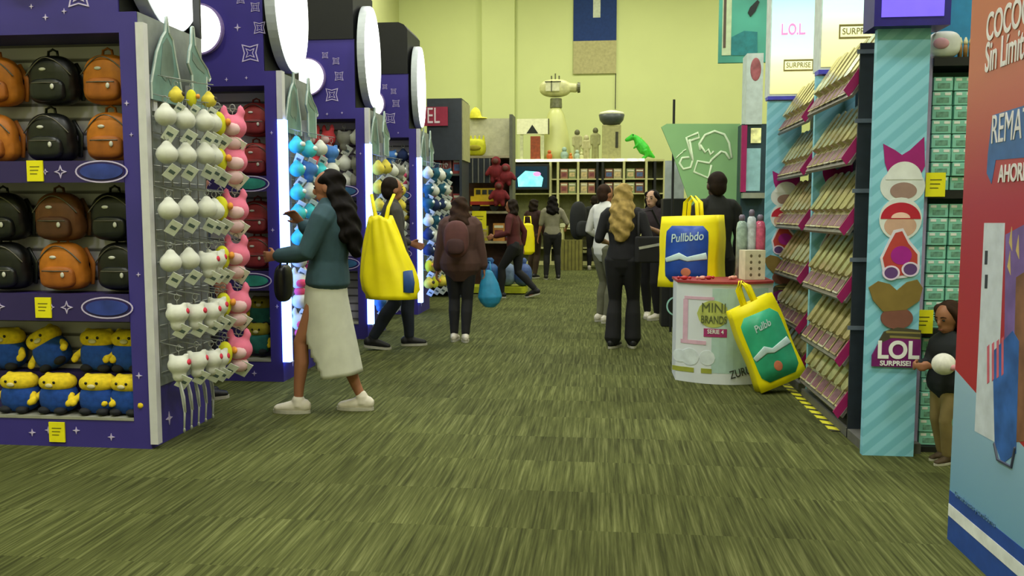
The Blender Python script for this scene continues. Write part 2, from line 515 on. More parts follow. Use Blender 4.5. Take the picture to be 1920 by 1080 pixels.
# -------------------------------------------------------------------- room
def carpet():
    m = bpy.data.materials.new('carpet tiles'); m.use_nodes = True
    nt = m.node_tree; N = nt.nodes; b = N['Principled BSDF']; L = nt.links.new
    tc = N.new('ShaderNodeTexCoord')
    # every tile shifts its own streaks
    sc = N.new('ShaderNodeVectorMath'); sc.operation = 'SCALE'; sc.inputs['Scale'].default_value = 2.0
    fl = N.new('ShaderNodeVectorMath'); fl.operation = 'FLOOR'
    wn = N.new('ShaderNodeTexWhiteNoise'); wn.noise_dimensions = '2D'
    L(tc.outputs['Object'], sc.inputs[0]); L(sc.outputs[0], fl.inputs[0]); L(fl.outputs[0], wn.inputs['Vector'])
    ad = N.new('ShaderNodeVectorMath'); ad.operation = 'MULTIPLY_ADD'
    ad.inputs[1].default_value = (9, 9, 0)
    L(wn.outputs['Color'], ad.inputs[0]); L(tc.outputs['Object'], ad.inputs[2])
    mp = N.new('ShaderNodeMapping'); mp.inputs['Scale'].default_value = (60, 1.6, 1)
    L(ad.outputs[0], mp.inputs['Vector'])
    n1 = N.new('ShaderNodeTexNoise'); n1.inputs['Scale'].default_value = 1.0; n1.inputs['Detail'].default_value = 4; n1.inputs['Roughness'].default_value = .65
    L(mp.outputs[0], n1.inputs['Vector'])
    r1 = N.new('ShaderNodeValToRGB')
    e = r1.color_ramp.elements
    e[0].position = .34; e[0].color = lin((54, 58, 30))
    e[1].position = .72; e[1].color = lin((112, 116, 72))
    q = e.new(.52); q.color = lin((80, 85, 46))
    L(n1.outputs['Fac'], r1.inputs['Fac'])
    n2 = N.new('ShaderNodeTexNoise'); n2.inputs['Scale'].default_value = 1.1; n2.inputs['Detail'].default_value = 2
    L(tc.outputs['Object'], n2.inputs['Vector'])
    r2 = N.new('ShaderNodeValToRGB')
    r2.color_ramp.elements[0].position = .3; r2.color_ramp.elements[0].color = (.78, .78, .78, 1)
    r2.color_ramp.elements[1].position = .7; r2.color_ramp.elements[1].color = (1.1, 1.1, 1.1, 1)
    L(n2.outputs['Fac'], r2.inputs['Fac'])
    mt = N.new('ShaderNodeMix'); mt.data_type = 'RGBA'; mt.blend_type = 'MULTIPLY'; mt.inputs['Factor'].default_value = 1
    L(r1.outputs['Color'], mt.inputs['A']); L(r2.outputs['Color'], mt.inputs['B'])
    wr = N.new('ShaderNodeValToRGB')
    wr.color_ramp.elements[0].color = (.86, .86, .86, 1); wr.color_ramp.elements[1].color = (1.1, 1.1, 1.1, 1)
    L(wn.outputs['Value'], wr.inputs['Fac'])
    m2 = N.new('ShaderNodeMix'); m2.data_type = 'RGBA'; m2.blend_type = 'MULTIPLY'; m2.inputs['Factor'].default_value = 1
    L(mt.outputs['Result'], m2.inputs['A']); L(wr.outputs['Color'], m2.inputs['B'])
    L(m2.outputs['Result'], b.inputs['Base Color'])
    b.inputs['Roughness'].default_value = .95; b.inputs['Specular IOR Level'].default_value = .1
    bp = N.new('ShaderNodeBump'); bp.inputs['Strength'].default_value = .25; bp.inputs['Distance'].default_value = .01
    L(n1.outputs['Fac'], bp.inputs['Height']); L(bp.outputs['Normal'], b.inputs['Normal'])
    return m

XL, XR, YB, YF, ZC = -6.2, 7.5, -5.0, 26.0, 9.0
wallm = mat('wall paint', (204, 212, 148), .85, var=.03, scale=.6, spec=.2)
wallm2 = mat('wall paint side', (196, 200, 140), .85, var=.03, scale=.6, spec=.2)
b = MB(); b.box(XL - .2, XR + .2, YB - .2, YF + .2, -.2, 0); struct('floor', b, carpet())
b = MB(); b.box(XL - .2, XR + .2, YF, YF + .2, 0, ZC)
pl = W(905, 10, YF).x; pr = W(966, 10, YF).x
b.box(pl, pr, YF - .18, YF, 0, ZC)                       # shallow pier on the back wall
struct('wall_back', b, wallm)
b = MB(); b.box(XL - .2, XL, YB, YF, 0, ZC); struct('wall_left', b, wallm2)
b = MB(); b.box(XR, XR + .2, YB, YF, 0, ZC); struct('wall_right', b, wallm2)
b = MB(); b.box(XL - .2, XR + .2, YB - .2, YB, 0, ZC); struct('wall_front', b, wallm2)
b = MB(); b.box(XL - .2, XR + .2, YB - .2, YF + .2, ZC, ZC + .2); struct('ceiling', b, mat('ceiling paint', (150, 148, 120), .9))
b = MB(); b.box(XL, XL + .02, YB, YF, 0, .12); struct('baseboard_left', b, mat('baseboard', (96, 94, 70), .7))
b = MB(); b.box(XL, XR, YF - .02, YF, 0, .12); b.box(pl - .02, pr + .02, YF - .2, YF - .18, 0, .12); struct('baseboard_back', b, mat('baseboard', (96, 94, 70), .7))

# hall lamps: the high-bay fixtures of the room, all above the picture
for ix in (-4.2, 0.4, 5.0):
    for iy in (-3.0, 2.0, 7.0, 12.0, 17.0, 22.0):
        ld = bpy.data.lights.new('hall_lamp', 'AREA')
        ld.shape = 'RECTANGLE'; ld.size = 1.6; ld.size_y = 1.0
        ld.energy = (215 if iy < 5 else 160 if iy < 15 else 180)
        ld.color = (1.0, .995, .93) if iy < 15 else (1.0, .99, .84)
        o = bpy.data.objects.new('hall_lamp', ld); COL.objects.link(o)
        o.location = (ix, iy, ZC - .25)
w = bpy.data.worlds.new('world'); SC.world = w; w.use_nodes = True
w.node_tree.nodes['Background'].inputs['Color'].default_value = (.9, .9, .7, 1)
w.node_tree.nodes['Background'].inputs['Strength'].default_value = .1
SC.view_settings.view_transform = 'Standard'
SC.view_settings.look = 'None'
SC.view_settings.gamma = 1.0
SC.view_settings.use_curve_mapping = False
SC.view_settings.exposure = 0.0

# banner on the back wall
t = thing('wall_banner', 'navy blue banner with a white letter and a grey lower end on the yellow wall', 'banner', (0, YF - .04, 0))
a0 = W(1075, 78, YF); a1 = W(1155, 138, YF)
b = MB(); b.box(a0.x, a1.x, -.02, .01, a0.z, ZC - .3); obj('banner_cloth', b, mat('banner navy', (26, 52, 108), .8), t)
b = MB(); b.box(a0.x, a1.x, -.022, .012, a1.z, a0.z); obj('lower_panel', b, mat('banner grey', (172, 166, 118), .8), t)['label'] = 'plain grey lower end of the banner'
q0 = W(1112, 34, YF); q1 = W(1126, 0, YF)
b = MB(); b.box(q0.x, q1.x, -.026, -.02, q0.z, q0.z + 1.6); obj('lettering', b, mat('banner letter', (196, 202, 180), .8), t)
b = MB(); b.bar((a1.x - .01, -.01, a1.z), (a1.x - .01, -.01, W(1155, 205, YF).z), .012); obj('cord', b, mat('black metal', (20, 20, 22), .5), t)
# ----------------------------------------------------------------- kiosks
PUR = mat('kiosk purple', (60, 50, 136), .5, var=.2, scale=1.2)
PUR_D = mat('kiosk purple dark', (46, 34, 92), .55, var=.15, scale=2)
PRINT = mat('star print', (196, 184, 224), .5)
BLACK = mat('black board', (18, 20, 20), .6)
ALU = mat('aluminium edge', (206, 206, 214), .45, metal=.1, var=.05)
SLAT = stripe_mat('slatwall grey', (92, 88, 100), (186, 182, 202), .085, (0, 0, 1), .5, .22)
YEL = mat('price card yellow', (236, 226, 20), .6, var=.04)
INK = mat('print ink', (90, 84, 20), .6)
LED = mat('led strip', (120, 160, 255), .4, var=.0, emit=7.0)
DISC = mat('moon lamp', (244, 248, 246), .4, var=.0, emit=3.2)
DRUM = mat('drum rim', (188, 196, 200), .5, var=.05)
PLEX = mat('castle board', (104, 138, 136), .35, var=.3, scale=5)
PLEX_W = mat('castle outline', (182, 196, 192), .4)
PLEX_D = mat('castle shade print', (92, 110, 108), .35, var=.25, scale=6)
WIRE = mat('wire grey', (148, 152, 146), .4, metal=.5)
TAGM = mat('paper tag', (226, 232, 226), .6, var=.08, scale=30)
TAGP = mat('tag print', (92, 110, 112), .6)
AXK = {4.494: -2.526, 6.442: -2.50, 8.759: -2.463, 10.978: -2.405}   # aisle line of the kiosks

def scale_at(Y): return Y / F
def kiosk(Y0, label, D, header=True, first=False, shelves=True, planet=(44, 60, 140), led=True, band_labels=()):
    Wd = 1.55
    t = thing('display_kiosk', label, 'kiosk', (AXK[Y0], Y0, 0), 0, 'purple starry display kiosks along the aisle')
    Z = [.16, .725, .88, 1.5, 1.62, 2.31]
    c = MB()
    c.box(-.02, 0, 0, D, 0, 2.42)                              # aisle-side wall, set back above the shelves
    c.box(-.1, -.02, 0, .03, 0, 2.42); c.box(-.1, -.02, .03, .30, 2.31, 2.42); c.box(-.1, -.02, .03, .30, 0, .16)
    c.box(-Wd, -Wd + .1, 0, D, 0, 3.12)
    c.box(-Wd + .1, -.02, .30, D, 0, 2.42); c.box(-Wd + .1, -.1, .30, D, 2.42, 3.12)                      # core behind the shelves
    c.box(-Wd + .1, -.1, 0, .30, 2.31, 3.12)                   # header
    c.box(-Wd + .1, -.1, 0, .30, 0, .16)                       # plinth
    obj('cabinet', c, PUR, t)
    c = MB(); c.box(-Wd + .1, -.021, .285, .299, .16, 2.31); obj('slatwall', c, SLAT, t)
    c = MB(); c.box(0, .006, .012, D, .34, 2.42); obj('side_board', c, mat('side board grey', (128, 134, 134), .5, var=.12), t)
    for z0, z1 in ((.725, .88), (1.5, 1.62)):
        c = MB(); c.box(-Wd + .1, -.021, .031, .284, z0 + .02, z1 - .012); c.box(-Wd + .1, -.101, .004, .031, z0 + .02, z1 - .012); c.box(-Wd + .1, -.1, -.006, .004, z0, z1)
        s = obj('shelf', c, PUR_D, t)
        for cx, r in ((-.88, .03), (-.56, .014), (-.47, .03)):
            p = MB(); star_line(p, cx, (z0 + z1) / 2, r * 1.25, r * .5, -.01, -.006); obj('star_print', p, PRINT, s)
        p = MB()
        zc = (z0 + z1) / 2
        L = [(-.23 + .155 * math.cos(a), zc + .062 * math.sin(a)) for a in [2 * PI * k / 28 for k in range(28)]]
        M_ = [(-.23 + .146 * math.cos(a), zc + .054 * math.sin(a)) for a in [2 * PI * k / 28 for k in range(28)]]
        p.ringplate(L, M_, 'y', -.0075, -.006)
        obj('ring_print', p, PRINT, s)
        p = MB(); p.cyl((-.23, zc), 'y', .125, -.0115, -.006, 30, .043)
        obj('planet_print', p, mat('planet %d' % planet[1], planet, .5, var=.35, scale=9), s)
    c = MB(); c.box(-Wd + .1, -.1, -.004, .284, .16, .176); obj('bottom_ledge', c, mat('ledge grey', (150, 150, 140), .5), t)
    # stars printed on the header, sides and plinth
    if first:
        big = [(-.324, 2.51, .085), (-.41, 2.43, .016), (-.52, 2.40, .018), (-.60, 2.46, .014), (-.07, 1.93, .016), (-.05, 1.76, .012), (-.04, .99, .014), (-.06, .42, .02)]
    else:
        big = [(-.205, 2.557, .095), (-.125, 2.745, .065), (-.155, 2.9, .05), (-.27, 2.96, .045), (-.30, 2.75, .03), (-.4, 2.36, .016), (-.24, 2.37, .014), (-.05, 1.95, .014), (-.06, 1.2, .016), (-.04, .6, .016)]
    if Y0 > 8: big = [(u - .14 if q > .04 or w > 2.5 else u, w, q) for u, w, q in big]
    for cx, z, r in big:
        p = MB()
        if r > .04:
            star_line(p, cx, z, r, r * .16, -.004, .0, PI / 4, .52)
            st = obj('star_print', p, PRINT, t); p = MB()
            star_line(p, cx, z, r * .55, r * .14, -.004, .0, PI / 4, .4)
            obj('star_core', p, PRINT, st)
        else:
            p.prism(star_pts(cx, z, r, .3), 'y', -.004, 0); obj('star_print', p, PRINT, t)
    for cx in (-1.2, -.98, -.72, -.62, -.45, -.24):
        p = MB(); p.prism(star_pts(cx, .08 + .02 * math.sin(cx * 9), .022, .3), 'y', -.004, 0); obj('star_print', p, PRINT, t)
    p = MB()
    p.prism([(u, w) for u, w in star_pts(.2, .13, .04, .3)], 'x', 0, .004)
    obj('star_print', p, PRINT, t)
    # header box
    c = MB()
    pts = [(-Wd, 3.12), (-.105, 3.12), (-.105, 3.68), (-.15, 3.74), (-.22, 3.77), (-Wd, 3.77)]
    c.prism(pts, 'y', -.01, D); obj('header_box', c, BLACK, t)
    c = MB(); c.box(-.099, -.094, .01, D, 2.425, 3.119); c.box(-.3, 0 if first else -.1, D, D + .02, 2.425, 3.119); obj('recess_panel', c, BLACK, t)
    # lit moon on the face
    c = MB(); c.cyl((-.60, 2.74), 'y', .18, -.035, 0, 40); m = obj('moon_lamp', c, DISC, t)
    m['label'] = 'round lit moon on the purple face'
    c = MB()
    L = [(-.60 + .195 * math.cos(2 * PI * k / 40), 2.74 + .195 * math.sin(2 * PI * k / 40)) for k in range(40)]
    M_ = [(-.60 + .181 * math.cos(2 * PI * k / 40), 2.74 + .181 * math.sin(2 * PI * k / 40)) for k in range(40)]
    c.ringplate(L, M_, 'y', -.04, 0); obj('moon_rim', c, mat('moon rim', (150, 130, 190), .5), m)
    # drum lamp facing the aisle
    cy, cz, R = .42, 3.0, .53
    if first: cz = 2.93
    def turn(o, a=.11):
        o.rotation_euler = (0, 0, a); pv = V((0, cy, 0)); o.location = pv - Matrix.Rotation(a, 3, 'Z') @ pv
    c = MB(); c.cyl((cy, cz), 'x', R, -.098, -.02, 56); d = obj('drum_lamp', c, DRUM, t); turn(d)
    c = MB(); c.cyl((cy, cz), 'x', R - .012, -.02, -.008, 56); f = obj('lamp_face', c, DISC, d); f['label'] = 'glowing white face of the drum'
    # castle board on the aisle side
    A = [(.03, 1.86), (.03, 1.98), (.10, 2.22), (.16, 2.34), (.205, 2.40), (.225, 2.52), (.245, 2.40), (.285, 2.36), (.31, 2.24), (.35, 2.08), (.37, 1.98), (.37, 1.86)]
    B_ = [(.40, 1.86), (.40, 2.12), (.355, 2.2), (.375, 2.30), (.40, 2.36), (.415, 2.50), (.435, 2.50), (.45, 2.36), (.52, 2.27), (.60, 2.21), (.64, 2.14), (.62, 2.11), (.585, 2.14), (.585, 1.86)]
    A = [(y + .03, 1.96 + (z - 1.86) * .74) for y, z in A]; B_ = [(y + .05, 1.96 + (z - 1.86) * .74) for y, z in B_]
    for pp, xx in ((A, .03), (B_, .075)):
        c = MB(); c.prism(pp, 'x', xx, xx + .012); k = obj('castle_board', c, PLEX, t)
        c = MB()
        for i in range(len(pp) - 1):
            c.bar((xx + .012, pp[i][0], pp[i][1]), (xx + .012, pp[i + 1][0], pp[i + 1][1]), .007, 5)
        obj('castle_outline', c, PLEX_W, k)
        c = MB()
        if pp is A:
            c.prism([(y + .03, 1.96 + (z - 1.86) * .74) for y, z in [(.13, 2.06), (.17, 2.3), (.22, 2.36), (.27, 2.3), (.29, 2.12), (.25, 2.0), (.22, 2.05), (.19, 2.02)]], 'x', xx + .012, xx + .014)
        else:
            c.prism([(y + .05, 1.96 + (z - 1.86) * .74) for y, z in [(.405, 2.24), (.47, 2.19), (.56, 2.16), (.56, 2.19), (.47, 2.26), (.41, 2.3)]], 'x', xx + .012, xx + .014)
            pass
        obj('castle_print', c, PLEX_D, k)
    c = MB(); c.box(0, .03, .1, .14, 1.9, 2.1); obj('board_mount', c, ALU, t); c = MB(); c.box(0, .075, .52, .56, 1.9, 2.1); obj('board_mount', c, ALU, t)
    # edge
    if led:
        c = MB(); c.box(.0, .06, -.01, .05, .16, 2.05); e = obj('led_strip', c, LED, t); e['label'] = 'glowing bluish white light strip up the corner'
        c = MB(); c.box(.0, .045, -.01, .05, 2.05, 2.42); obj('edge_profile', c, ALU, t)
    else:
        c = MB(); c.box(.0, .045, -.012, .035, .03, 2.36); obj('edge_profile', c, ALU, t)
    # wire grid
    c = MB()
    for k in range(7):
        y = .08 + (D - .12) * k / 6
        c.bar((.026, y, .40), (.026, y, 2.0), .0035, 5)
    for k in range(18):
        z = .42 + 1.54 * k / 17
        c.bar((.021, .06, z), (.021, D - .03, z), .0035, 5)
    obj('wire_grid', c, WIRE, t)
    # price cards
    for cx, zc in band_labels:
        card(t, cx, zc)
    return t

def card(t, cx, zc, y=-.0155, w=.095, h=.115):
    c = MB(); c.box(cx - w / 2, cx + w / 2, y, y + .008, zc - h / 2, zc + h / 2); k = obj('price_card', c, YEL, t)
    c = MB()
    for q in range(3):
        c.box(cx - w * .3, cx + w * (.3 - .08 * q), y - .001, y, zc + h * (.18 - .17 * q), zc + h * (.22 - .17 * q))
    obj('price_print', c, INK, k)
    return k

def kx(px, Y): return (W(px, 560, Y).x - AXK[Y])
YK = [4.494, 6.442, 8.759, 10.978]
K1 = kiosk(YK[0], 'purple kiosk with black and orange backpacks and a grey metal edge', .75, first=True, led=False,
           band_labels=((kx(80, 4.494), 1.565), (kx(83, 4.494), .80)))
card(K1, kx(97, 4.494), .085, y=-.012)
K2 = kiosk(YK[1], 'purple kiosk with dark red round backpacks and a lit corner strip', .75, planet=(46, 130, 120))
K3 = kiosk(YK[2], 'purple kiosk with red and white plush toys under a tall drum lamp', .75, planet=(46, 90, 130))
K4 = kiosk(YK[3], 'last purple kiosk before the dark red-lettered tower', .75, planet=(46, 90, 130))

# ---------------------------------------------------------------- backpacks
def backpack(name, col, col2, label):
    t = thing('backpack', label, 'backpack')
    b = MB()
    b.ell((0, 0, .135), (.142, .075, .142), 20, 14, p=.78)
    b.ell((0, .01, .08), (.148, .07, .085), 18, 10, p=.7)
    baked('bag_body', b, col, t, .008, 3)
    b = MB(); b.ell((0, -.06, .075), (.105, .035, .065), 18, 10, p=.6); baked('front_pocket', b, col2, t, .007, 2)
    b = MB(); b.tube([(V((-.135 + .27 * k / 12, -.072 + .02 * abs(k - 6) / 6, .16 + .095 * math.sin(PI * k / 12))), .004) for k in range(13)], seg=6)
    b.tube([(V((-.08 + .16 * k / 8, -.099 + .012 * abs(k - 4) / 4, .112)), .0035) for k in range(9)], seg=6)
    obj('zipper', b, mat('zip ' + name, (96, 92, 84), .35, metal=.4), t, True)
    b = MB(); b.tube([(V((-.03, 0, .268)), .008), (V((-.026, 0, .30)), .008), (V((0, 0, .312)), .008), (V((.026, 0, .30)), .008), (V((.03, 0, .268)), .008)], seg=7); obj('handle', b, col2, t, True)
    for q in (-1, 1):
        b = MB(); b.tube([(V((.10 * q, .05, .235)), .018, .006), (V((.15 * q, .045, .15)), .018, .006), (V((.14 * q, .05, .03)), .014, .005)], seg=8); obj('strap', b, col2, t, True)
    b = MB(); b.ell((.05, -.098, .09), (.012, .006, .016), 8, 6); obj('zip_pull', b, mat('badge ' + name, (200, 200, 190), .3), t, True)
    b = MB(); b.ell((-.02, -.074, .19), (.022, .006, .01), 8, 6); obj('badge', b, mat('badge ' + name, (200, 200, 190), .3), t, True)
    return Kind(t)
BK = backpack('black', mat('bag black', (15, 17, 19), .4, var=.3), mat('bag black trim', (22, 25, 27), .35, var=.3), 'x')
BO = backpack('orange', mat('bag orange', (176, 104, 24), .6, var=.2), mat('bag orange trim', (150, 84, 22), .6, var=.2), 'x')
BB = backpack('brown', mat('bag brown', (96, 58, 30), .6, var=.2), mat('bag brown trim', (78, 46, 26), .6, var=.2), 'x')
BR = backpack('red', mat('bag red', (142, 44, 44), .55, var=.25), mat('bag red trim', (118, 34, 40), .55, var=.25), 'x')
def shelf_bag(kind, px, zbase, label, Y=4.494, sc=(1, 1, 1), dy=.175):
    x = W(px, 400, Y + dy).x
    kind.put((x, Y + dy, zbase), (0, 0, 0), label, 'backpacks on the starry shelves', sc)
for kind, px, z, l in (
    (BO, 8, 1.95, 'orange backpack beside the black one in the uppermost row, cut by the picture edge'),
    (BK, 113, 1.95, 'black backpack between two orange ones in the uppermost row'),
    (BO, 214, 1.95, 'orange backpack high up beside the purple kiosk post'),
    (BO, -4, 1.628, 'orange backpack on the upper starry shelf, beside the picture edge'),
    (BK, 104, 1.628, 'black backpack standing just above the upper yellow price card'),
    (BO, 216, 1.628, 'orange backpack standing above the upper blue planet print'),
    (BK, 8, 1.175, 'black backpack beside the dark brown backpack, cut by the picture edge'),
    (BB, 113, 1.175, 'dark brown backpack hanging above an orange one'),
    (BK, 217, 1.175, 'black backpack hanging under the upper blue planet print'),
    (BK, 8, .888, 'black backpack beside the lower orange one, cut by the picture edge'),
    (BO, 116, .888, 'orange backpack standing under the dark brown one'),
    (BK, 226, .888, 'black backpack standing above the lower blue planet print')):
    shelf_bag(kind, px, z, l)
for px, z, l in ((486, 1.94, 'dark red round backpack in the uppermost row of the second kiosk'),
                 (484, 1.628, 'dark red round backpack standing on the upper teal planet shelf'),
                 (484, 1.17, 'dark red round backpack hanging under the upper teal planet'),
                 (482, .888, 'dark red round backpack standing on the lower teal planet shelf')):
    shelf_bag(BR, px, z, l, 6.442, (.97, 1, .95))

# --------------------------------------------------- blue and yellow plush
def plush_two_tone(cy, cb, name='plush_toy'):
    t = thing(name, 'x', 'plush toy')
    b = MB(); b.ell((0, 0, .095), (.104, .085, .095), 18, 12, p=.75); baked('plush_body', b, cb, t, .008, 3)
    b = MB(); b.ell((0, -.005, .195), (.102, .084, .055), 18, 12, p=.8)
    for q in (-1, 1): b.ell((.062 * q, 0, .238), (.02, .016, .016), 10, 8)
    baked('head', b, cy, t, .007, 2)
    for q in (-1, 1):
        b = MB(); b.tube([(V((.09 * q, -.02, .12)), .02), (V((.115 * q, -.055, .09)), .02), (V((.112 * q, -.08, .075)), .02)], seg=9); obj('arm', b, cy, t, True)
        b = MB(); b.ell((.05 * q, -.065, .025), (.034, .04, .024), 12, 8); obj('foot', b, mat('plush foot', (24, 26, 34), .8), t, True)
        b = MB(); b.ell((.03 * q, -.087, .205), (.009, .006, .009), 8, 6); obj('eye', b, mat('bead eye', (14, 14, 14), .2), t, True)
    b = MB(); b.ell((0, -.088, .185), (.024, .01, .014), 10, 7); obj('muzzle', b, mat('plush muzzle', (206, 196, 150), .8), t, True)
    return Kind(t)
PY = mat('plush yellow', (220, 192, 34), .9, var=.15, bump=.3, scale=40)
PB = mat('plush blue', (22, 66, 150), .9, var=.2, bump=.3, scale=40)
PM = plush_two_tone(PY, PB)
Yp = 4.494 + .13
for px, z, roll, l in ((2, .405, 0, 'yellow and blue plush toy of the back row, cut by the picture edge'), (100, .425, -.5, 'yellow and blue plush toy leaning over in the back row'),
                       (176, .405, 0, 'yellow and blue plush toy sitting straight in the back row'), (235, .405, 0, 'yellow and blue plush toy of the back row beside the purple post')):
    PM.put((W(px, 400, Yp + .07).x, Yp + .07, z), (0, roll, 0), l, 'yellow and blue plush toys on the lowest shelf', (1.05, .8, 1))
for px, l in ((22, 'yellow and blue plush toy of the front row, by the picture edge'), (95, 'yellow and blue plush toy of the front row over the lowest price card'),
              (172, 'yellow and blue plush toy of the front row between two others'), (231, 'yellow and blue plush toy of the front row beside the purple post')):
    PM.put((W(px, 400, Yp - .04).x, Yp - .04, .178), (0, 0, random.uniform(-.12, .08)), l, 'yellow and blue plush toys on the lowest shelf', (1.05, .9, .92))
# riser under the back row
r = MB(); r.box(-1.44, -.11, .165, .283, .176, .40); obj('shelf_riser', r, PUR_D, K1)
for z, l in ((.41, 'teal and yellow plush toy standing in the back row under the red backpacks'), (.20, 'teal and yellow plush toy low down under the red backpacks')):
    o = PM.put((W(482, 400, 6.6).x, 6.58 if z < .3 else 6.65, z), (0, 0, 0), l, 'teal plush toys under the red backpacks', (.95, .8, 1))
    for ch in o.children:
        if ch.name.split('.')[0] == 'plush_body':
            ch.data = ch.data.copy(); ch.data.materials[0] = mat('plush teal', (40, 104, 100), .9, var=.2)
        if ch.name.split('.')[0] == 'head':
            ch.data = ch.data.copy(); ch.data.materials[0] = mat('plush olive', (150, 140, 40), .9, var=.2)
r = MB(); r.box(-1.44, -.11, .165, .283, .176, .405); obj('shelf_riser', r, PUR_D, K2)

# -------------------------------------------------------------- key rings
def keyring(col, ear, kind='round', bow=None):
    t = thing('plush_key_ring', 'x', 'key ring')
    b = MB()
    if kind == 'round':
        b.ell((0, 0, 0), (.055, .052, .05), 14, 10); b.ell((0, 0, .028), (.03, .03, .042), 12, 8)
    elif kind == 'tall':
        b.ell((0, 0, 0), (.038, .036, .062), 14, 10)
    elif kind == 'bunny':
        b.ell((0, 0, 0), (.062, .05, .056), 14, 10)
        for q in (-1, 1): b.tube([(V((.03 * q, 0, .04)), .017), (V((.038 * q, 0, .068)), .019), (V((.034 * q, 0, .088)), .013)], seg=9)
    elif kind == 'cat':
        b.ell((0, 0, 0), (.058, .048, .048), 14, 10); b.ell((0, 0, -.055), (.036, .032, .036), 12, 8)
        for q in (-1, 1): b.ell((.036 * q, 0, .042), (.016, .012, .02), 8, 6)
    baked('plush_body', b, col, t, .009, 2)
    if ear is not None:
        b = MB()
        if kind in ('bunny',):
            b.ell((0, -.03, -.008), (.042, .026, .032), 10, 8); obj('plush_patch', b, ear, t, True); b = MB(); b.ell((0, -.005, -.068), (.042, .036, .036), 12, 8)
        else:
            b.ell((.045, 0, .012), (.014, .03, .018), 10, 8)
        obj('plush_patch', b, ear, t, True)
    b = MB()
    M_ = Matrix.Translation((.02, -.01, -.085)) @ Matrix.Rotation(.5, 4, 'X') @ Matrix.Rotation(.6, 4, 'Y')
    b.box(-.028, .028, -.0012, .0012, -.044, .036, M_)
    p = obj('paper_tag', b, TAGM, t)
    b = MB(); b.box(-.016, .016, -.002, .002, -.012, .006, M_); obj('tag_print', b, TAGP, p)
    b = MB()
    loop = [(V((-.012 * math.sin(a) , 0, .085 + .016 * math.cos(a))), .0022) for a in [2 * PI * k / 10 for k in range(11)]]
    b.tube(loop, hint=(0, 1, 0), seg=5); b.bar((0, 0, .05), (0, 0, .07), .002, 5)
    obj('ring', b, WIRE, t, True)
    return Kind(t)
KW = keyring(mat('plush white', (204, 206, 196), .9, var=.08), None)
KWR = keyring(mat('plush white', (204, 206, 196), .9, var=.08), mat('plush red patch', (190, 50, 70), .9), 'cat')
KYT = keyring(mat('plush lime', (206, 204, 40), .9, var=.1), mat('plush orange patch', (226, 150, 60), .9), 'tall')
KP = keyring(mat('plush pink', (222, 116, 146), .9, var=.15), mat('plush pale face', (226, 190, 196), .9), 'bunny')
KC = keyring(mat('plush cyan', (70, 190, 200), .9, var=.2), mat('plush white patch', (220, 228, 226), .9))
KBL = keyring(mat('plush sky', (70, 120, 190), .9, var=.2), mat('plush white patch', (220, 228, 226), .9), 'cat')
KPW = keyring(mat('plush white', (204, 206, 196), .9, var=.08), mat('plush rose patch', (224, 80, 120), .9), 'bunny')
KG = keyring(mat('plush gold', (206, 190, 70), .9, var=.2), mat('plush dark patch', (60, 52, 40), .9))
KGR = keyring(mat('plush grey', (130, 130, 120), .9, var=.2), mat('plush white patch', (220, 228, 226), .9), 'cat')
KTE = keyring(mat('plush deep teal', (30, 80, 100), .9, var=.25), mat('plush white patch', (220, 228, 226), .9), 'cat')
KNV = keyring(mat('plush navy', (28, 44, 84), .9, var=.25), mat('plush white patch', (220, 228, 226), .9))
KBW = keyring(mat('plush white', (204, 206, 196), .9, var=.08), mat('plush black patch', (26, 28, 30), .9))
KRD = keyring(mat('plush red', (196, 62, 70), .9, var=.2), mat('plush pale face', (226, 190, 196), .9), 'bunny')

def peg(t, x, y, z, rx):
    b = MB(); b.bar((.02, y, z + .03), (x + .03, y, z), .003, 5); obj('peg', b, WIRE, t)

# first kiosk: six rows of white, yellow and pink
rowz = [1.865, 1.655, 1.355, 1.055, .765, .47]
for r, z in enumerate(rowz):
    line = [(317, 4.57, KW, 'white round'), (352, 4.67, KW, 'white round'), (388, 4.78, KW if r < 3 else KWR, 'white round' if r < 3 else 'white and red'),
            (402, 4.86, KW if r < 3 else KWR, 'white round' if r < 3 else 'white and red'), (414, 4.97, KYT, 'lime yellow'), (441, 5.10, KP, 'pink long-eared')]
    if r >= 4: line[0] = (326, 4.57, KWR, 'white and red'); line[1] = (360, 4.67, KWR, 'white and red')
    for k, (px, y, kd, nm) in enumerate(line):
        x = max(W(px, 400, y).x, AXK[YK[0]] + .09)
        peg(K1, x - AXK[YK[0]], y - YK[0], z + .10, 0)
        sc = 1.38 if kd is KP else (1.25 if kd is KYT else 1.12)
        kd.put((x, y, z + random.uniform(-.012, .012)), (0, 0, random.uniform(.1, .7)),
               f'{nm} key ring, {ORD[r]} row down, {ORD[k]} peg in, on the backpack kiosk', 'plush key rings on the wire grid', (sc, sc, sc))
for k, (px, y, kd, nm) in enumerate(((338, 4.63, KG, 'gold'), (366, 4.72, KYT, 'lime yellow'), (398, 4.84, KG, 'gold'))):
    x = max(W(px, 400, y).x, AXK[YK[0]] + .08)
    peg(K1, x - AXK[YK[0]], y - YK[0], 2.075, 0)
    kd.put((x, y, 1.985), (0, 0, .3), f'small {nm} key ring above the uppermost white row, {ORD[k]} peg in', 'plush key rings on the wire grid', (.8, .8, .8))
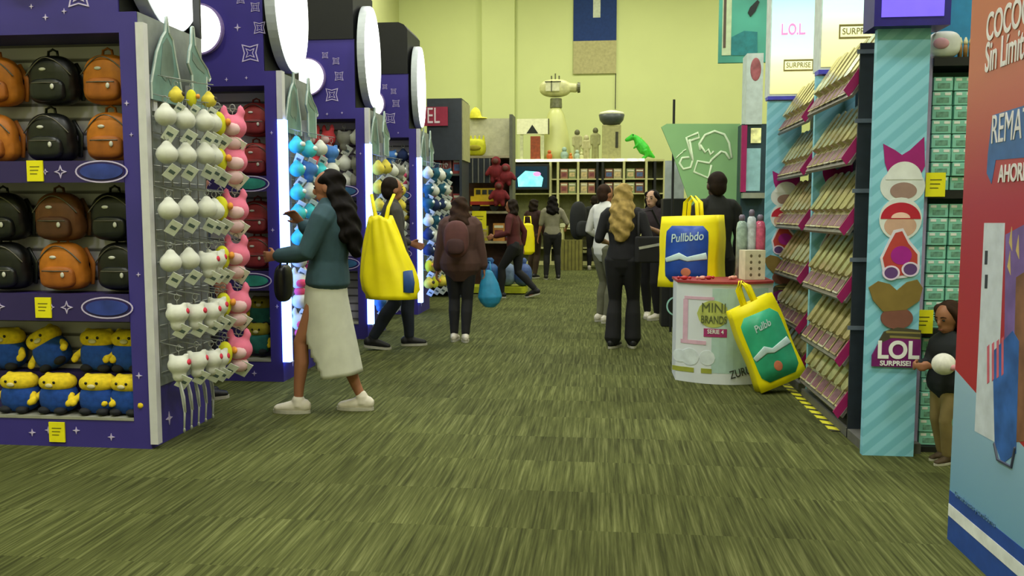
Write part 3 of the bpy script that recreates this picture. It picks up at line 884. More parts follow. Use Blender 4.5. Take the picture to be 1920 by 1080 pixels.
# loose straps that hang under the lowest row
sm = mat('strap grey', (168, 172, 168), .6)
for k, (px, y) in enumerate(((324, 4.56), (338, 4.63), (352, 4.71), (366, 4.8), (380, 4.9))):
    x = W(px, 400, y).x
    t = thing('hanging_lanyard', f'grey lanyard under the lowest plush row, {ORD[k]} from the grey metal edge', 'lanyard', (x, y, .36), 0, 'grey lanyards under the plush')
    b = MB(); b.tube([(V((0, 0, .04)), .006, .002), (V((.01, .01, -.06)), .007, .002), (V((.03, .0, -.16)), .007, .002), (V((.025, 0, -.25)), .006, .002)], seg=6)
    b.tube([(V((.004, 0, .04)), .006, .002), (V((.035, -.01, -.07)), .007, .002), (V((.035, 0, -.16)), .007, .002)], seg=6); obj('ribbon', b, sm, t, True)
    b = MB(); b.ell((.025, 0, -.265), (.009, .006, .016), 8, 6); obj('clasp', b, WIRE, t, True)

def side_rack(K, Y0, rows, cols, kinds, name, z0, dz, sc=1.0, xs=(.10, .20)):
    for r in range(rows):
        for k in range(cols):
            kd, nm = kinds(r, k)
            y = Y0 + .13 + .56 * k / max(1, cols - 1)
            x = K.location.x + xs[0] + (xs[1] - xs[0]) * k / max(1, cols - 1)
            z = z0 - dz * r
            peg(K, x - K.location.x, y - Y0, z + .1 * sc, 0)
            s = sc * random.uniform(.93, 1.05)
            kd.put((x, y, z + random.uniform(-.02, .02)), (0, 0, random.uniform(-.2, .9)), f'{nm} key ring, {ORD[r]} row down, {ORD[k]} peg in, on the {name}', 'plush key rings on the ' + name, (s, s, s))
def k2(r, k):
    if r >= 5: return ((KPW, 'white and rose') if (r + k) % 2 == 0 else (KW, 'white round'))
    if k == 0: return (KC, 'cyan')
    return ((KBL, 'sky blue'), (KC, 'cyan'), (KW, 'white round'))[(r * 2 + k) % 3]
side_rack(K2, YK[1], 9, 4, k2, 'red-backpack kiosk', 1.85, .175, 1.22)
def k3(r, k):
    if r < 4: return ((KG, 'gold'), (KG, 'gold'), (KW, 'white round'), (KGR, 'grey'))[(r + k) % 4] if k else (KG, 'gold')
    return ((KGR, 'grey'), (KBL, 'sky blue'), (KW, 'white round'))[(r + k) % 3]
side_rack(K3, YK[2], 8, 4, k3, 'drum-lit plush kiosk', 1.80, .20, 1.3)
def k4(r, k):
    if r >= 6: return (KG, 'gold') if (r + k) % 2 else (KYT, 'lime yellow')
    if r < 2: return ((KBW, 'white and black'), (KTE, 'deep teal'))[(r + k) % 2]
    return ((KNV, 'navy'), (KBW, 'white and black'), (KTE, 'deep teal'), (KNV, 'navy'))[(r * 3 + k) % 4]
side_rack(K4, YK[3], 8, 4, k4, 'last purple kiosk', 1.85, .205, 1.45, (.12, .26))
# plush on the shelves of the third and fourth kiosk
def shelf_plush(K, Y0, pxs, spec, nm):
    for r, (z, row) in enumerate(spec):
        for k, px in enumerate(pxs):
            kd, cn = row[k % len(row)]
            y = Y0 + .13
            kd.put((W(px, 400, y).x, y, z), (0, 0, random.uniform(-.4, .4)), f'{cn} plush toy on the {nm}, {ORD[r]} row down, {ORD[k]} along', 'plush toys on the ' + nm, (1.5, 1.4, 1.5))
shelf_plush(K3, YK[2], (590, 618, 648, 672), [(2.12, [(KRD, 'red'), (KRD, 'red'), (KGR, 'grey'), (KW, 'white round')]), (1.85, [(KRD, 'red'), (KRD, 'red'), (KW, 'white round'), (KGR, 'grey')]),
                                   (1.66, [(KW, 'white round'), (KGR, 'grey')]), (1.28, [(KPW, 'white and rose'), (KW, 'white round')])], 'drum-lit plush kiosk')
shelf_plush(K4, YK[3], (735, 757), [(2.08, [(KBL, 'sky blue'), (KNV, 'navy')]), (1.84, [(KGR, 'grey'), (KPW, 'white and rose')]), (1.66, [(KGR, 'grey'), (KW, 'white round')]), (1.3, [(KGR, 'grey'), (KG, 'gold')])], 'last purple kiosk')
# ------------------------------------------------------ right-hand gondolas
MINT = stripe_mat('mint stripes', (134, 196, 220), (114, 180, 204), .075, (1, 0, -1.1), .5, .5)
MINTP = mat('mint plain', (132, 198, 182), .5, var=.1)
CHAR = mat('rack charcoal', (34, 40, 48), .5, var=.2)
MAG = mat('magenta edge', (150, 26, 90), .4, var=.1)
CREAM = mat('pack cream', (166, 156, 112), .5, var=.35, scale=22)
CREAM2 = mat('pack pale', (176, 172, 150), .4, var=.35, scale=22)
TAN = mat('pack tan', (134, 118, 84), .5, var=.3, scale=22)
PACKP = mat('pack print', (112, 74, 84), .5, var=.4, scale=30)
WHITE = mat('white print', (226, 228, 228), .5, var=.04)
LAV = mat('lavender panel', (164, 150, 186), .5)

def doodads(panel, x0, w, logo=True):
    """printed party shapes on a mint end panel: bow, caps, glasses, hearts"""
    k = w / .275
    P = lambda u, z: (x0 + u * k, z)
    y1 = -.0005
    def flat(name, pts, rgb, d, lab=None):
        b = MB(); b.prism(pts, 'y', -d, y1); o = obj(name, b, mat('print %d %d %d' % rgb, rgb, .5, var=.08), panel)
        if lab: o['label'] = lab
        return o
    def oval(cu, cz, ru, rz, a0=0, a1=360, n=28):
        return [P(cu + ru * math.cos(math.radians(a0 + (a1 - a0) * i / n)), cz + rz * math.sin(math.radians(a0 + (a1 - a0) * i / n))) for i in range(n + (a1 - a0 < 360))]
    # bow and pale cap
    flat('white_backing', oval(.16, 1.475, .118, .095), (206, 212, 214), .002)
    flat('bow_print', [P(.05, 1.70), P(.115, 1.665), P(.15, 1.64), P(.19, 1.665), P(.262, 1.735), P(.272, 1.58), P(.255, 1.545), P(.19, 1.595), P(.13, 1.60), P(.085, 1.535), P(.062, 1.60)], (150, 22, 112), .003, 'purple bow print')
    flat('cap_print', oval(.165, 1.51, .095, .095, 0, 180), (214, 218, 220), .004, 'white cap print')
    flat('face_print', oval(.165, 1.45, .07, .045), (150, 122, 116), .0035)
    # red cap and round face
    flat('white_backing', oval(.155, 1.30, .112, .115), (206, 212, 214), .0045)
    flat('face_print', oval(.155, 1.262, .085, .062), (196, 158, 140), .005)
    flat('cap_print', oval(.155, 1.30, .105, .088, 0, 180) , (176, 28, 52), .006, 'red cap print')
    flat('peak_print', oval(.155, 1.305, .05, .03, 0, 180), (226, 188, 176), .0065)
    # beehive of red and magenta with two round lenses
    flat('white_backing', [P(.07, 1.02), P(.055, 1.09), P(.09, 1.17), P(.12, 1.24), P(.17, 1.25), P(.21, 1.18), P(.262, 1.12), P(.265, 1.03), P(.2, .985), P(.12, .975)], (212, 208, 224), .007)
    flat('hair_print', [P(.085, 1.02), P(.068, 1.09), P(.1, 1.165), P(.13, 1.225), P(.165, 1.235), P(.2, 1.17), P(.25, 1.11), P(.252, 1.04), P(.2, 1.0), P(.12, .99)], (176, 62, 58), .008)
    flat('hair_print', oval(.165, 1.105, .055, .05), (158, 26, 140), .009)
    for u, z in ((.115, 1.01), (.215, 1.03)):
        b = MB(); L = oval(u, z, .046, .04); M_ = oval(u, z, .036, .031); b.ringplate(L, M_, 'y', -.0105, y1); obj('lens_rim', b, mat('lens rim', (216, 200, 228), .4), panel)
        flat('lens_print', M_, (92, 60, 120), .0095)
    # brown heart and striped scarf
    flat('heart_print', [P(.0, .93), P(.05, .965), P(.11, .95), P(.15, .915), P(.2, .96), P(.255, .975), P(.285, .93), P(.27, .86), P(.2, .81), P(.08, .80), P(.025, .86)], (124, 104, 52), .01, 'brown heart shaped print')
    flat('face_print', oval(.155, .765, .085, .06), (120, 76, 66), .0095)
    flat('scarf_print', [P(.06, .63), P(.09, .69), P(.16, .715), P(.285, .70), P(.285, .62)], (70, 66, 50), .0105)
    for q in range(3):
        flat('scarf_stripe', [P(.10 + .02 * q, .695 - .025 * q), P(.282, .69 - .028 * q), P(.282, .68 - .028 * q), P(.10 + .02 * q, .683 - .025 * q)], (132, 122, 70), .0115)
    if logo:
        flat('logo_shape', [P(.03, .50), P(.03, .56), P(.06, .62), P(.13, .655), P(.285, .65), P(.285, .53), P(.25, .495)], (110, 22, 100), .0125, 'purple logo shape with white letters')
        text('lettering', 'LOL', .135 * k, WHITE, panel, (x0 + .165 * k, -.0145, .587), depth=.0015, sx=.92, bold=.004)
        text('lettering', 'SURPRISE!', .038 * k, WHITE, panel, (x0 + .155 * k, -.0145, .517), depth=.0015, bold=.001)

def end_panel(parent, x0, x1, y0, z1):
    b = MB(); b.box(x0, x1, 0, .045, 0, z1)
    p = obj('end_panel', b, MINT, parent, loc=(0, y0, 0)); p['label'] = 'mint striped end panel with printed shapes'
    doodads(p, x0, x1 - x0)
    return p
LBOX = ramp_mat('lit print', 2, [(0, (246, 236, 150)), (.32, (244, 246, 190)), (.5, (206, 246, 236)), (.85, (190, 250, 244)), (1, (170, 240, 240))], 2.33, 3.15, .4, .62)
PINKL = mat('pink lettering', (232, 130, 190), .5, emit=.7)
def light_box(parent, x0, x1, y0, z0, z1, s='L.O.L.'):
    b = MB(); b.box(x0, x1, y0, y0 + .18, z0, z1); o = obj('light_box', b, mat('light box case', (196, 206, 206), .5), parent)
    b = MB(); b.box(x0 + .012, x1 - .012, y0 - .006, y0, z0 + .02, z1 - .012); f = obj('lit_panel', b, LBOX, o); f['label'] = 'glowing mint and yellow printed panel'
    w = x1 - x0
    text('lettering', s, .13, PINKL, f, (x0 + w * .42, y0 - .008, z0 + .56), bold=.003, sx=.62 * w / .44)
    b = MB(); L = [(x0 + w * .26, z0 + .21), (x0 + w * .8, z0 + .21), (x0 + w * .8, z0 + .31), (x0 + w * .26, z0 + .31)]
    M_ = [(x0 + w * .28, z0 + .224), (x0 + w * .78, z0 + .224), (x0 + w * .78, z0 + .296), (x0 + w * .28, z0 + .296)]
    b.ringplate(L, M_, 'y', y0 - .009, y0 - .006); obj('label_frame', b, mat('olive print', (130, 118, 60), .5), f)
    text('lettering', 'SURPRISE', .062, mat('olive print', (130, 118, 60), .5), f, (x0 + w * .53, y0 - .0085, z0 + .26), bold=.0, sx=.78 * w / .44)
    b = MB(); b.box(x0 - .006, x0 + w, y0 - .01, y0 + .1, z0 - .03, z0); obj('blue_ledge', b, mat('blue ledge', (72, 72, 190), .4), o)
    return o

def trays(t, y0, y1, n_packs, label_at, xo=0.0, cards=True):
    zs = [2.02, 1.63, 1.22, .82, .44, .13]
    for r, z in enumerate(zs):
        b = MB(); b.prism([(xo + .02, z - .006), (xo + .26, z + .36), (xo + .27, z + .35), (xo + .03, z - .02)], 'y', y0, y1)
        tr = obj('tray', b, mat('tray smoke', (104, 98, 94), .4, var=.2), t)
        b = MB(); b.prism([(xo + .0, z - .02), (xo - .03, z + .02), (xo + .21, z + .385), (xo + .265, z + .36)], 'y', y0 - .008, y0)
        m = obj('tray_end', b, MAG, tr); m['label'] = 'magenta tray end'

PACK = {}
def pack_kind(nm, m1):
    t = thing('blister_pack', 'x', 'toy pack')
    R_ = Matrix.Rotation(-math.radians(56.5), 4, 'Y')
    b = MB(); b.box(0, .43, -.066, .066, .0, .006, R_); obj('card', b, m1, t)
    b = MB(); b.rbox(.11, .41, -.052, .052, .006, .05, .03, 3, R_); obj('bubble', b, mat('clear blister', (168, 160, 112), .15, var=.4, scale=12), t)
    b = MB(); b.box(.012, .095, -.055, .055, .006, .0085, R_); obj('pack_print', b, PACKP, t)
    return Kind(t)
PACK = [pack_kind('a', CREAM), pack_kind('b', CREAM2), pack_kind('c', TAN)]
def fill_packs(X0, Y0, y0, y1, n, where, xo=0.0):
    zs = [2.02, 1.63, 1.22, .82, .44, .13]
    for r, z in enumerate(zs):
        for k in range(n):
            y = Y0 + y0 + (y1 - y0) * (k + .5) / n
            PACK[(k + r) % 3 if k % 2 else 0].put((X0 + xo + .026, y, z + .018), (0, 0, random.uniform(-.05, .05)),
                f'{ORD[k]} toy pack along the {ORD[r]} slanted tray down {where}', 'toy packs on the slanted trays')

GX, GY = 1.437, 4.79
G1 = thing('display_gondola', 'mint end-panelled gondola with a lit purple sign and slanted trays', 'display stand', (GX, GY, 0), 0, 'mint gondolas')
end_panel(G1, 0, .27, 0, 2.30)
end_panel(G1, .06, .36, 1.56, 2.30)
b = MB(); b.box(.33, .37, .37, 1.55, 0, 2.3); b.box(.02, .30, .37, .385, 0, 2.3); obj('back_panel', b, CHAR, G1)
b = MB(); b.box(.02, .33, .06, 1.55, .0, .055); obj('base', b, mat('base grey', (92, 92, 88), .6), G1)
trays(G1, .40, 1.5, 9, 'x', -.03)
for z in (2.25, 1.86, 1.46, 1.06, .66):
    b = MB(); b.box(.0, .28, .36, .369, z - .012, z + .012); obj('shelf_bracket', b, mat('clear bracket', (96, 104, 116), .3), G1)
fill_packs(GX, GY, .42, 1.49, 7, 'on the first mint stand', -.03)
# box shelf facing the aisle entrance
sx0, sx1 = .285, .95
b = MB(); b.box(sx0, sx1, .34, .36, 0, 2.2); obj('shelf_back', b, mat('shelf back teal', (76, 120, 110), .6), G1)
b = MB(); b.box(sx0, sx0 + .045, .12, .34, 0, 2.17); obj('side_strip', b, LAV, G1)
SHZ = [2.165, 1.455, .695, .03]
for z in SHZ:
    b = MB(); b.box(sx0 + .045, sx1, .10, .34, z - .045, z); obj('shelf', b, BLACK, G1)
b = MB(); b.box(sx1, sx1 + .02, .1, .36, 0, 2.2); obj('side_panel', b, CHAR, G1)
def gx(px, Y): return W(px, 400, Y).x - GX
for px, z in ((1752, 1.485), (1740, .735)):
    card(G1, gx(px, 4.88), z, y=.088, w=.10, h=.13)
# mint toy boxes
def toy_box():
    t = thing('toy_box', 'x', 'toy box')
    b = MB(); b.box(-.05, .05, 0, .09, 0, .072); obj('carton', b, MINTP, t, bevel=.002)
    b = MB(); b.box(-.042, -.012, -.0015, 0, .052, .066); obj('white_label', b, WHITE, t)
    b = MB(); b.box(.012, .042, -.0015, 0, .052, .066); obj('white_label', b, WHITE, t)
    b = MB(); b.box(-.03, .034, -.0012, 0, .012, .04); obj('box_print', b, mat('box print', (104, 150, 134), .5, var=.4, scale=40), t)
    return Kind(t)
TB = toy_box()
row = 0
for z0, n in ((1.455, 8), (.695, 9), (.03, 8)):
    for r in range(n):
        for c in range(4):
            x = GX + sx0 + .108 + .11 * c
            z = z0 + .002 + .0765 * (n - 1 - r)
            TB.put((x + random.uniform(-.003, .003), GY + .13 + random.uniform(-.006, .01), z), (0, 0, random.uniform(-.03, .03)),
                   f'mint toy box on the {["upper", "middle", "bottom"][[1.455, .695, .03].index(z0)]} shelf, {ORD[r]} row down, {ORD[c]} box from the lavender strip', 'mint toy boxes')
# things on the top board
t = thing('toy_bag', 'pale pink and white packet lying on top of the mint box shelf', 'toy packet', (GX + gx(1757, 4.92), 4.93, 2.167))
b = MB(); b.ell((0, 0, .07), (.085, .05, .072), 16, 10, p=.7); baked('packet', b, mat('packet white', (206, 208, 206), .4, var=.1), t, .008, 2)
b = MB(); b.ell((-.03, -.048, .07), (.042, .012, .03), 12, 8); obj('packet_print', b, mat('packet pink', (206, 150, 170), .5), t, True)
for k in range(4):
    x = GX + gx(1789, 4.92) + .028 * k
    t = thing('candle_toy', f'small cream topped toy on the top board, {ORD[k]} from the pale packet', 'toy', (x, 4.94, 2.167), 0, 'small toys on the top board')
    b = MB(); b.lathe([(.011, 0), (.012, .05), (.009, .07)], seg=10); obj('toy_body', b, mat('toy amber', (150, 112, 60), .5), t, True)
    b = MB(); b.lathe([(.009, .07), (.012, .085), (.004, .11)], seg=10); obj('toy_tip', b, mat('toy cream', (216, 210, 170), .5), t, True)
# purple lit sign over the first panel
pw = mat('sign purple', (112, 92, 236), .4, var=.05, emit=.75)
a = W(1638, 66, 4.72); c_ = W(1786, -40, 4.72)
b = MB(); b.box(a.x - GX, c_.x - GX, -.07, .12, 2.30, 2.95); sg = obj('sign_box', b, mat('sign navy', (36, 26, 120), .4), G1); sg['label'] = 'navy sign box with a lit purple face'
b = MB(); b.box(a.x - GX + .035, c_.x - GX - .035, -.075, -.07, 2.345, 2.92); fc = obj('lit_face', b, pw, sg)
lp = mat('sign pink letters', (250, 208, 240), .5, emit=.9)
text('lettering', 'Rainbow', .13, lp, fc, ((a.x + c_.x) / 2 - GX, -.078, 2.505), bold=.003, sx=.62)
text('lettering', 'HIGH', .13, lp, fc, ((a.x + c_.x) / 2 - GX - .02, -.078, 2.62), bold=.003, sx=.9)
b = MB(); b.box(.36, .47, .30, .33, 2.2, 2.95); b.box(.47, .95, .30, .33, 2.2, 2.95); obj('top_panel', b, mat('top panel blue', (38, 130, 180), .5), G1)
# light box over the far panel of the first stand
light_box(G1, .075, .56, 1.55, 2.34, 3.2)
t3 = W(1440, 197, 7.72)
G2 = thing('display_gondola', 'mint gondola further down the aisle with a glowing printed header', 'display stand', (t3.x, 6.48, 0), 0, 'mint gondolas')
end_panel(G2, 0, .29, 1.24, 2.30)
b = MB(); b.box(.36, .40, .02, 1.24, 0, 2.3); obj('back_panel', b, CHAR, G2)
b = MB(); b.box(.06, .36, .02, 1.24, 0, .055); obj('base', b, mat('base grey', (92, 92, 88), .6), G2)
trays(G2, .1, 1.2, 5, 'x', xo=.06)
fill_packs(t3.x, 6.48, .12, 1.19, 7, 'on the further mint stand', .06)
light_box(G2, .0, .46, 1.23, 2.34, 3.2)

# hazard tape on the carpet
t = thing('floor_tape', 'yellow and black hazard tape on the carpet before the slanted trays', 'floor tape', (0, 0, 0))
b = MB(); b.box(1.40, 1.46, 5.3, 6.75, .001, .004)
obj('tape_strip', b, stripe_mat('hazard stripes', (206, 200, 40), (40, 38, 20), .12, (1, 1.6, 0), .5, .62), t)

# ------------------------------------------------------ red advertising box
PX = 1.42
def onp(px, py):
    q = WX(px, py, PX); return (q.y, q.z)
t = thing('advertising_panel', 'tall red and pale blue advertising box with white slogans', 'advertising box', (PX, 0, 0))
b = MB(); b.box(.004, .5, .9, 3.568, 0, 3.3); obj('case', b, mat('case grey', (120, 120, 128), .5), t)
PRED = ramp_mat('panel red', 2, [(0, (168, 34, 46)), (.45, (166, 48, 62)), (.75, (180, 92, 68)), (1, (178, 90, 56))], .6, 2.3, .35)
PBLU = ramp_mat('panel pale blue', 2, [(0, (104, 156, 196)), (1, (168, 194, 216))], .15, 1.0, .35)
def pane(name, pts, m, d, lab=None):
    b = MB(); b.prism(pts, 'x', -d, .004); o = obj(name, b, m, t)
    if lab: o['label'] = lab
    return o
d0, d1 = onp(1789, 690), onp(1835, 742)
sl = (d1[1] - d0[1]) / (d1[0] - d0[0])
zA = d0[1] + sl * (3.568 - d0[0]); zB = max(.3, d0[1] + sl * (2.0 - d0[0]))
pane('red_field', [(3.568, zA), (2.6, zA + sl * (2.6 - 3.568)), (.9, zA + sl * (2.6 - 3.568)), (.9, 3.3), (3.568, 3.3)], PRED, .001)
pane('blue_field', [(3.568, zA), (2.6, zA + sl * (2.6 - 3.568)), (.9, zA + sl * (2.6 - 3.568)), (.9, .0), (3.568, .0)], PBLU, .001)
pane('base_band', [(3.568, 0), (.9, 0), (.9, .205), (3.568, .205)], mat('band blue', (34, 72, 160), .4), .002)
pane('white_stripe', [(3.568, .10), (.9, .10), (.9, .15), (3.568, .15)], mat('band white', (222, 226, 232), .4), .003)
# fridge picture and blue packs
pane('fridge_picture', [onp(1846, 418), onp(1885, 418), onp(1868, 830), onp(1828, 808)], mat('fridge white', (196, 204, 220), .4), .0015, 'picture of a tall white appliance')
for y0 in (470, 515):
    pane('appliance_slot', [onp(1848, y0), onp(1853, y0), onp(1852, y0 + 26), onp(1847, y0 + 26)], mat('slot dark', (44, 50, 60), .5), .0022)
pane('purple_picture', [onp(1886, 440), onp(1960, 400), onp(1960, 640), onp(1884, 640)], mat('picture purple', (110, 86, 150), .5, var=.3, scale=8), .0015)
pane('brown_picture', [onp(1906, 520), onp(1985, 470), onp(1985, 820), onp(1898, 830)], mat('picture brown', (122, 84, 62), .5, var=.4, scale=9), .0018)
pane('blue_picture', [onp(1862, 660), onp(1900, 620), onp(1912, 640), onp(1906, 850), onp(1880, 870), onp(1866, 830)], mat('picture blue', (46, 92, 168), .5, var=.35, scale=10), .0022, 'picture of a bright blue pack')
for k in range(4):
    pane('red_stripe', [onp(1852 + 9 * k, 650 - 5 * k), onp(1856 + 9 * k, 646 - 5 * k), onp(1856 + 9 * k, 716 - 5 * k), onp(1852 + 9 * k, 720 - 5 * k)], mat('stripe rose', (196, 96, 116), .5), .0026)
for k, (px, py) in enumerate(((1893, 455), (1890, 500), (1906, 470))):
    pane('gold_spray', [onp(px, py), onp(px + 5, py - 30), onp(px + 6, py + 16)], mat('spray gold', (190, 166, 110), .5), .0026)
b = MB(); P_ = [(0, *onp(*q)) for q in ((1866, 832), (1872, 862), (1898, 876), (1905, 840))]
b.tube([(V((-.002, q[1], q[2])), .006) for q in P_], seg=5); obj('handle_picture', b, mat('handle dark', (60, 66, 90), .4), t)
# the ribbon
pane('ribbon', [onp(1862, 216), onp(1960, 186), onp(1960, 292), onp(1868, 300), onp(1860, 345), onp(1851, 325), onp(1853, 290)], mat('ribbon blue', (58, 98, 158), .4, var=.15), .002, 'blue ribbon behind a white word')
WT = mat('slogan white', (214, 210, 216), .4)
def slogan(s, px, py0, py1, sx=.8):
    a = onp(px, (py0 + py1) / 2); h = abs(onp(px, py0)[1] - onp(px, py1)[1])
    text('lettering', s, h * 1.38, WT, t, (-.0035, a[0], a[1]), (PI / 2, 0, -PI / 2), .001, 'LEFT', sx, .002)
slogan('COCOON', 1851, 30, 82, .62)
slogan('Sin L\u00edmites', 1849, 84, 140, .55)
slogan('REMATE', 1860, 219, 274, .62)
slogan('AHORRA EN', 1874, 312, 344, .75)
text('lettering', 'Consulta bases y condiciones', .03, mat('fine print', (84, 120, 160), .5), t, (-.0035, onp(1792, 925)[0], onp(1792, 925)[1]), (PI / 2, 0, -PI / 2), .001, 'LEFT')

# ------------------------------------------------------------ white counter
cx0, cx1 = .591, 1.335
def cy(x): return 6.69 + 1.15 * (x - .97) ** 2
ct = thing('promo_counter', 'white curved promotion counter with a printed front', 'counter', (0, 0, 0))
pts = [(cx0 + (cx1 - cx0) * k / 24, cy(cx0 + (cx1 - cx0) * k / 24)) for k in range(25)]
zt = W(1300, 531, 6.75).z
CW = mat('counter print white', (208, 214, 222), .5, var=.06, scale=3)
b = MB(); b.prism(pts + [(cx1, 7.2), (cx0, 7.2)], 'z', 0, zt); obj('counter_body', b, CW, ct)
b = MB(); b.prism([(x, y - .02) for x, y in pts] + [(cx1 + .01, 7.22), (cx0 - .01, 7.22)], 'z', zt, zt + .018); obj('counter_top', b, mat('counter top red', (150, 50, 50), .5), ct)
def cp(px, py):
    q = W(px, py, 6.74); return q.x, q.z
def wrap(name, polyfn, m, d=.003, lab=None):
    """thin print bent round the counter front; polyfn(k) -> (x, z_low, z_high)"""
    b = MB(); n = len(polyfn)
    vs = []; fs = []
    for x, zl, zh in polyfn:
        vs += [(x, cy(x) - d, zl), (x, cy(x) - d, zh), (x, cy(x) + .004, zl), (x, cy(x) + .004, zh)]
    for i in range(n - 1):
        o = 4 * i
        fs += [(o, o + 4, o + 5, o + 1), (o + 1, o + 5, o + 7, o + 3), (o + 2, o + 3, o + 7, o + 6), (o, o + 2, o + 6, o + 4)]
    fs += [(0, 1, 3, 2), (4 * n - 4, 4 * n - 2, 4 * n - 1, 4 * n - 3)]
    b.add(vs, fs); o = obj(name, b, m, ct)
    if lab: o['label'] = lab
    return o
def span(px0, px1, py0, py1, n=8):
    x0, z1 = cp(px0, py0); x1, z0 = cp(px1, py1)
    return [(x0 + (x1 - x0) * k / n, z0, z1) for k in range(n + 1)]
def blob(px, py, rx, ry, n=14):
    x, z = cp(px, py); rx *= .0042; ry *= .0042
    out = []
    for k in range(n + 1):
        u = -1 + 2 * k / n; h = ry * math.sqrt(max(.0004, 1 - u * u))
        out.append((x + rx * u, z - h, z + h))
    return out
wrap('mint_wash', span(1335, 1440, 540, 700), mat('mint wash', (168, 196, 192), .5, var=.06), .002)
pk = mat('print pale pink', (206, 168, 190), .5, var=.1)
wrap('pink_frame', span(1285, 1338, 556, 562), pk, .004); wrap('pink_frame', span(1283, 1290, 562, 640), pk, .004); wrap('pink_frame', span(1278, 1323, 638, 646), pk, .004)
wrap('lime_badge', blob(1336, 588, 28, 25), mat('print lime', (176, 184, 96), .5, var=.2), .005, 'lime round badge with dark letters')
wrap('magenta_label', span(1319, 1361, 615, 631), mat('print magenta', (160, 50, 110), .5), .005)
for px in (1272, 1291, 1323):
    wrap('lime_tag', span(px - 9, px + 10, 690, 699, 3), mat('print olive', (150, 156, 60), .5), .004)
for px, r in ((1276, 12), (1294, 16), (1325, 14)):
    wrap('pale_bubble', blob(px, 670, r, r), mat('print pale', (206, 216, 222), .5), .004)
def ctext(s, px, py, size, m, sx=1, rot=0):
    x, z = cp(px, py)
    text('lettering', s, size, m, ct, (x, cy(x) - .0085, z), (PI / 2, rot, math.atan(2.3 * (x - .97))), .0008, 'CENTER', sx, .0008)
ctext('MINI', 1337, 577, .105, mat('letter olive', (84, 92, 56), .5), .9)
ctext('BRANDS', 1337, 599, .085, mat('letter olive', (84, 92, 56), .5), .62)
ctext('SERIE 4', 1340, 621, .045, WHITE, .9)
ctext('ZURU', 1387, 697, .09, mat('letter dark', (60, 64, 60), .5), .75, -.25)

# goods on the counter
t = thing('dotted_box', 'white dotted carton standing on the promotion counter', 'carton', (W(1410, 500, 6.95).x, 6.95, zt + .0185), .25)
b = MB(); b.box(-.085, .085, -.06, .06, 0, .235); obj('carton', b, mat('carton cream', (214, 208, 178), .6), t, bevel=.003)
b = MB()
for i in range(2):
    for j in range(4):
        b.ell((-.035 + .07 * i, -.06, .04 + .05 * j), (.011, .002, .013), 8, 6)
obj('dot_print', b, mat('dot grey', (104, 96, 70), .6), t)
for k, (px, h, r, c) in enumerate(((1390, .50, .045, (150, 172, 160)), (1408, .54, .04, (190, 200, 206)), (1424, .50, .045, (196, 90, 120)))):
    t = thing('display_bottle', ('pale green clear tube behind the dotted carton', 'silvery clear tube behind the dotted carton', 'pink topped tube behind the dotted carton')[k], 'tube', (W(px, 470, 7.1 + .01 * k).x, 7.1 + .01 * k, zt + .0185), 0, 'tubes behind the dotted carton')
    b = MB(); b.lathe([(r, 0), (r, h * .8), (r * .8, h * .9), (r * .45, h * .93)], seg=16); obj('tube_body', b, mat('tube %d' % k, c, .12, var=.35, scale=18), t, True)
    b = MB(); b.lathe([(r * .5, h * .93), (r * .55, h), (r * .3, h * 1.03)], seg=14); obj('tube_cap', b, mat('tube cap', (120, 110, 130), .4), t, True)
for k, px in enumerate((1283, 1318, 1330, 1376)):
    t = thing('candy_piece', f'small red or peach sweet along the counter edge, {ORD[k]} from the big yellow bag side', 'sweet', (W(px, 525, 6.86).x, 6.86 + .02 * k, zt + .0185), .3 * k, 'sweets along the counter edge')
    b = MB(); b.ell((0, 0, .016), (.03, .022, .016), 12, 8); obj('wrapper', b, mat('sweet %d' % (k % 2), ((176, 40, 44), (224, 160, 140))[k % 2], .4), t, True)
    b = MB(); b.tube([(V((.028, 0, .016)), .004), (V((.045, 0, .016)), .014)], seg=8); obj('twist', b, mat('sweet %d' % (k % 2), (176, 40, 44), .4), t, True); b = MB(); b.tube([(V((-.028, 0, .016)), .004), (V((-.045, 0, .016)), .014)], seg=8); obj('twist', b, mat('sweet %d' % (k % 2), (176, 40, 44), .4), t, True)
t = thing('counter_board', 'teal rounded board with a white ring mark beside the white counter', 'board', (0, 0, 0))
q0 = W(1241, 600, 7.4); q1 = W(1282, 545, 7.4)
b = MB(); b.rbox(q0.x, q1.x + .3, -q1.z, -.0, 7.4, 7.46, .05, 4, Matrix.Rotation(PI / 2, 4, 'X') @ Matrix.Scale(-1, 4, (0, 0, 1))); obj('board', b, mat('board teal', (24, 120, 116), .5), t)
cxr, czr = W(1268, 574, 7.4).x, W(1268, 574, 7.4).z
b = MB(); b.ringplate([(cxr + .085 * math.cos(2 * PI * k / 30), czr + .085 * math.sin(2 * PI * k / 30)) for k in range(30)], [(cxr + .072 * math.cos(2 * PI * k / 30), czr + .072 * math.sin(2 * PI * k / 30)) for k in range(30)], 'y', 7.394, 7.40)
obj('ring_print', b, mat('ring pale', (150, 200, 190), .5), t)

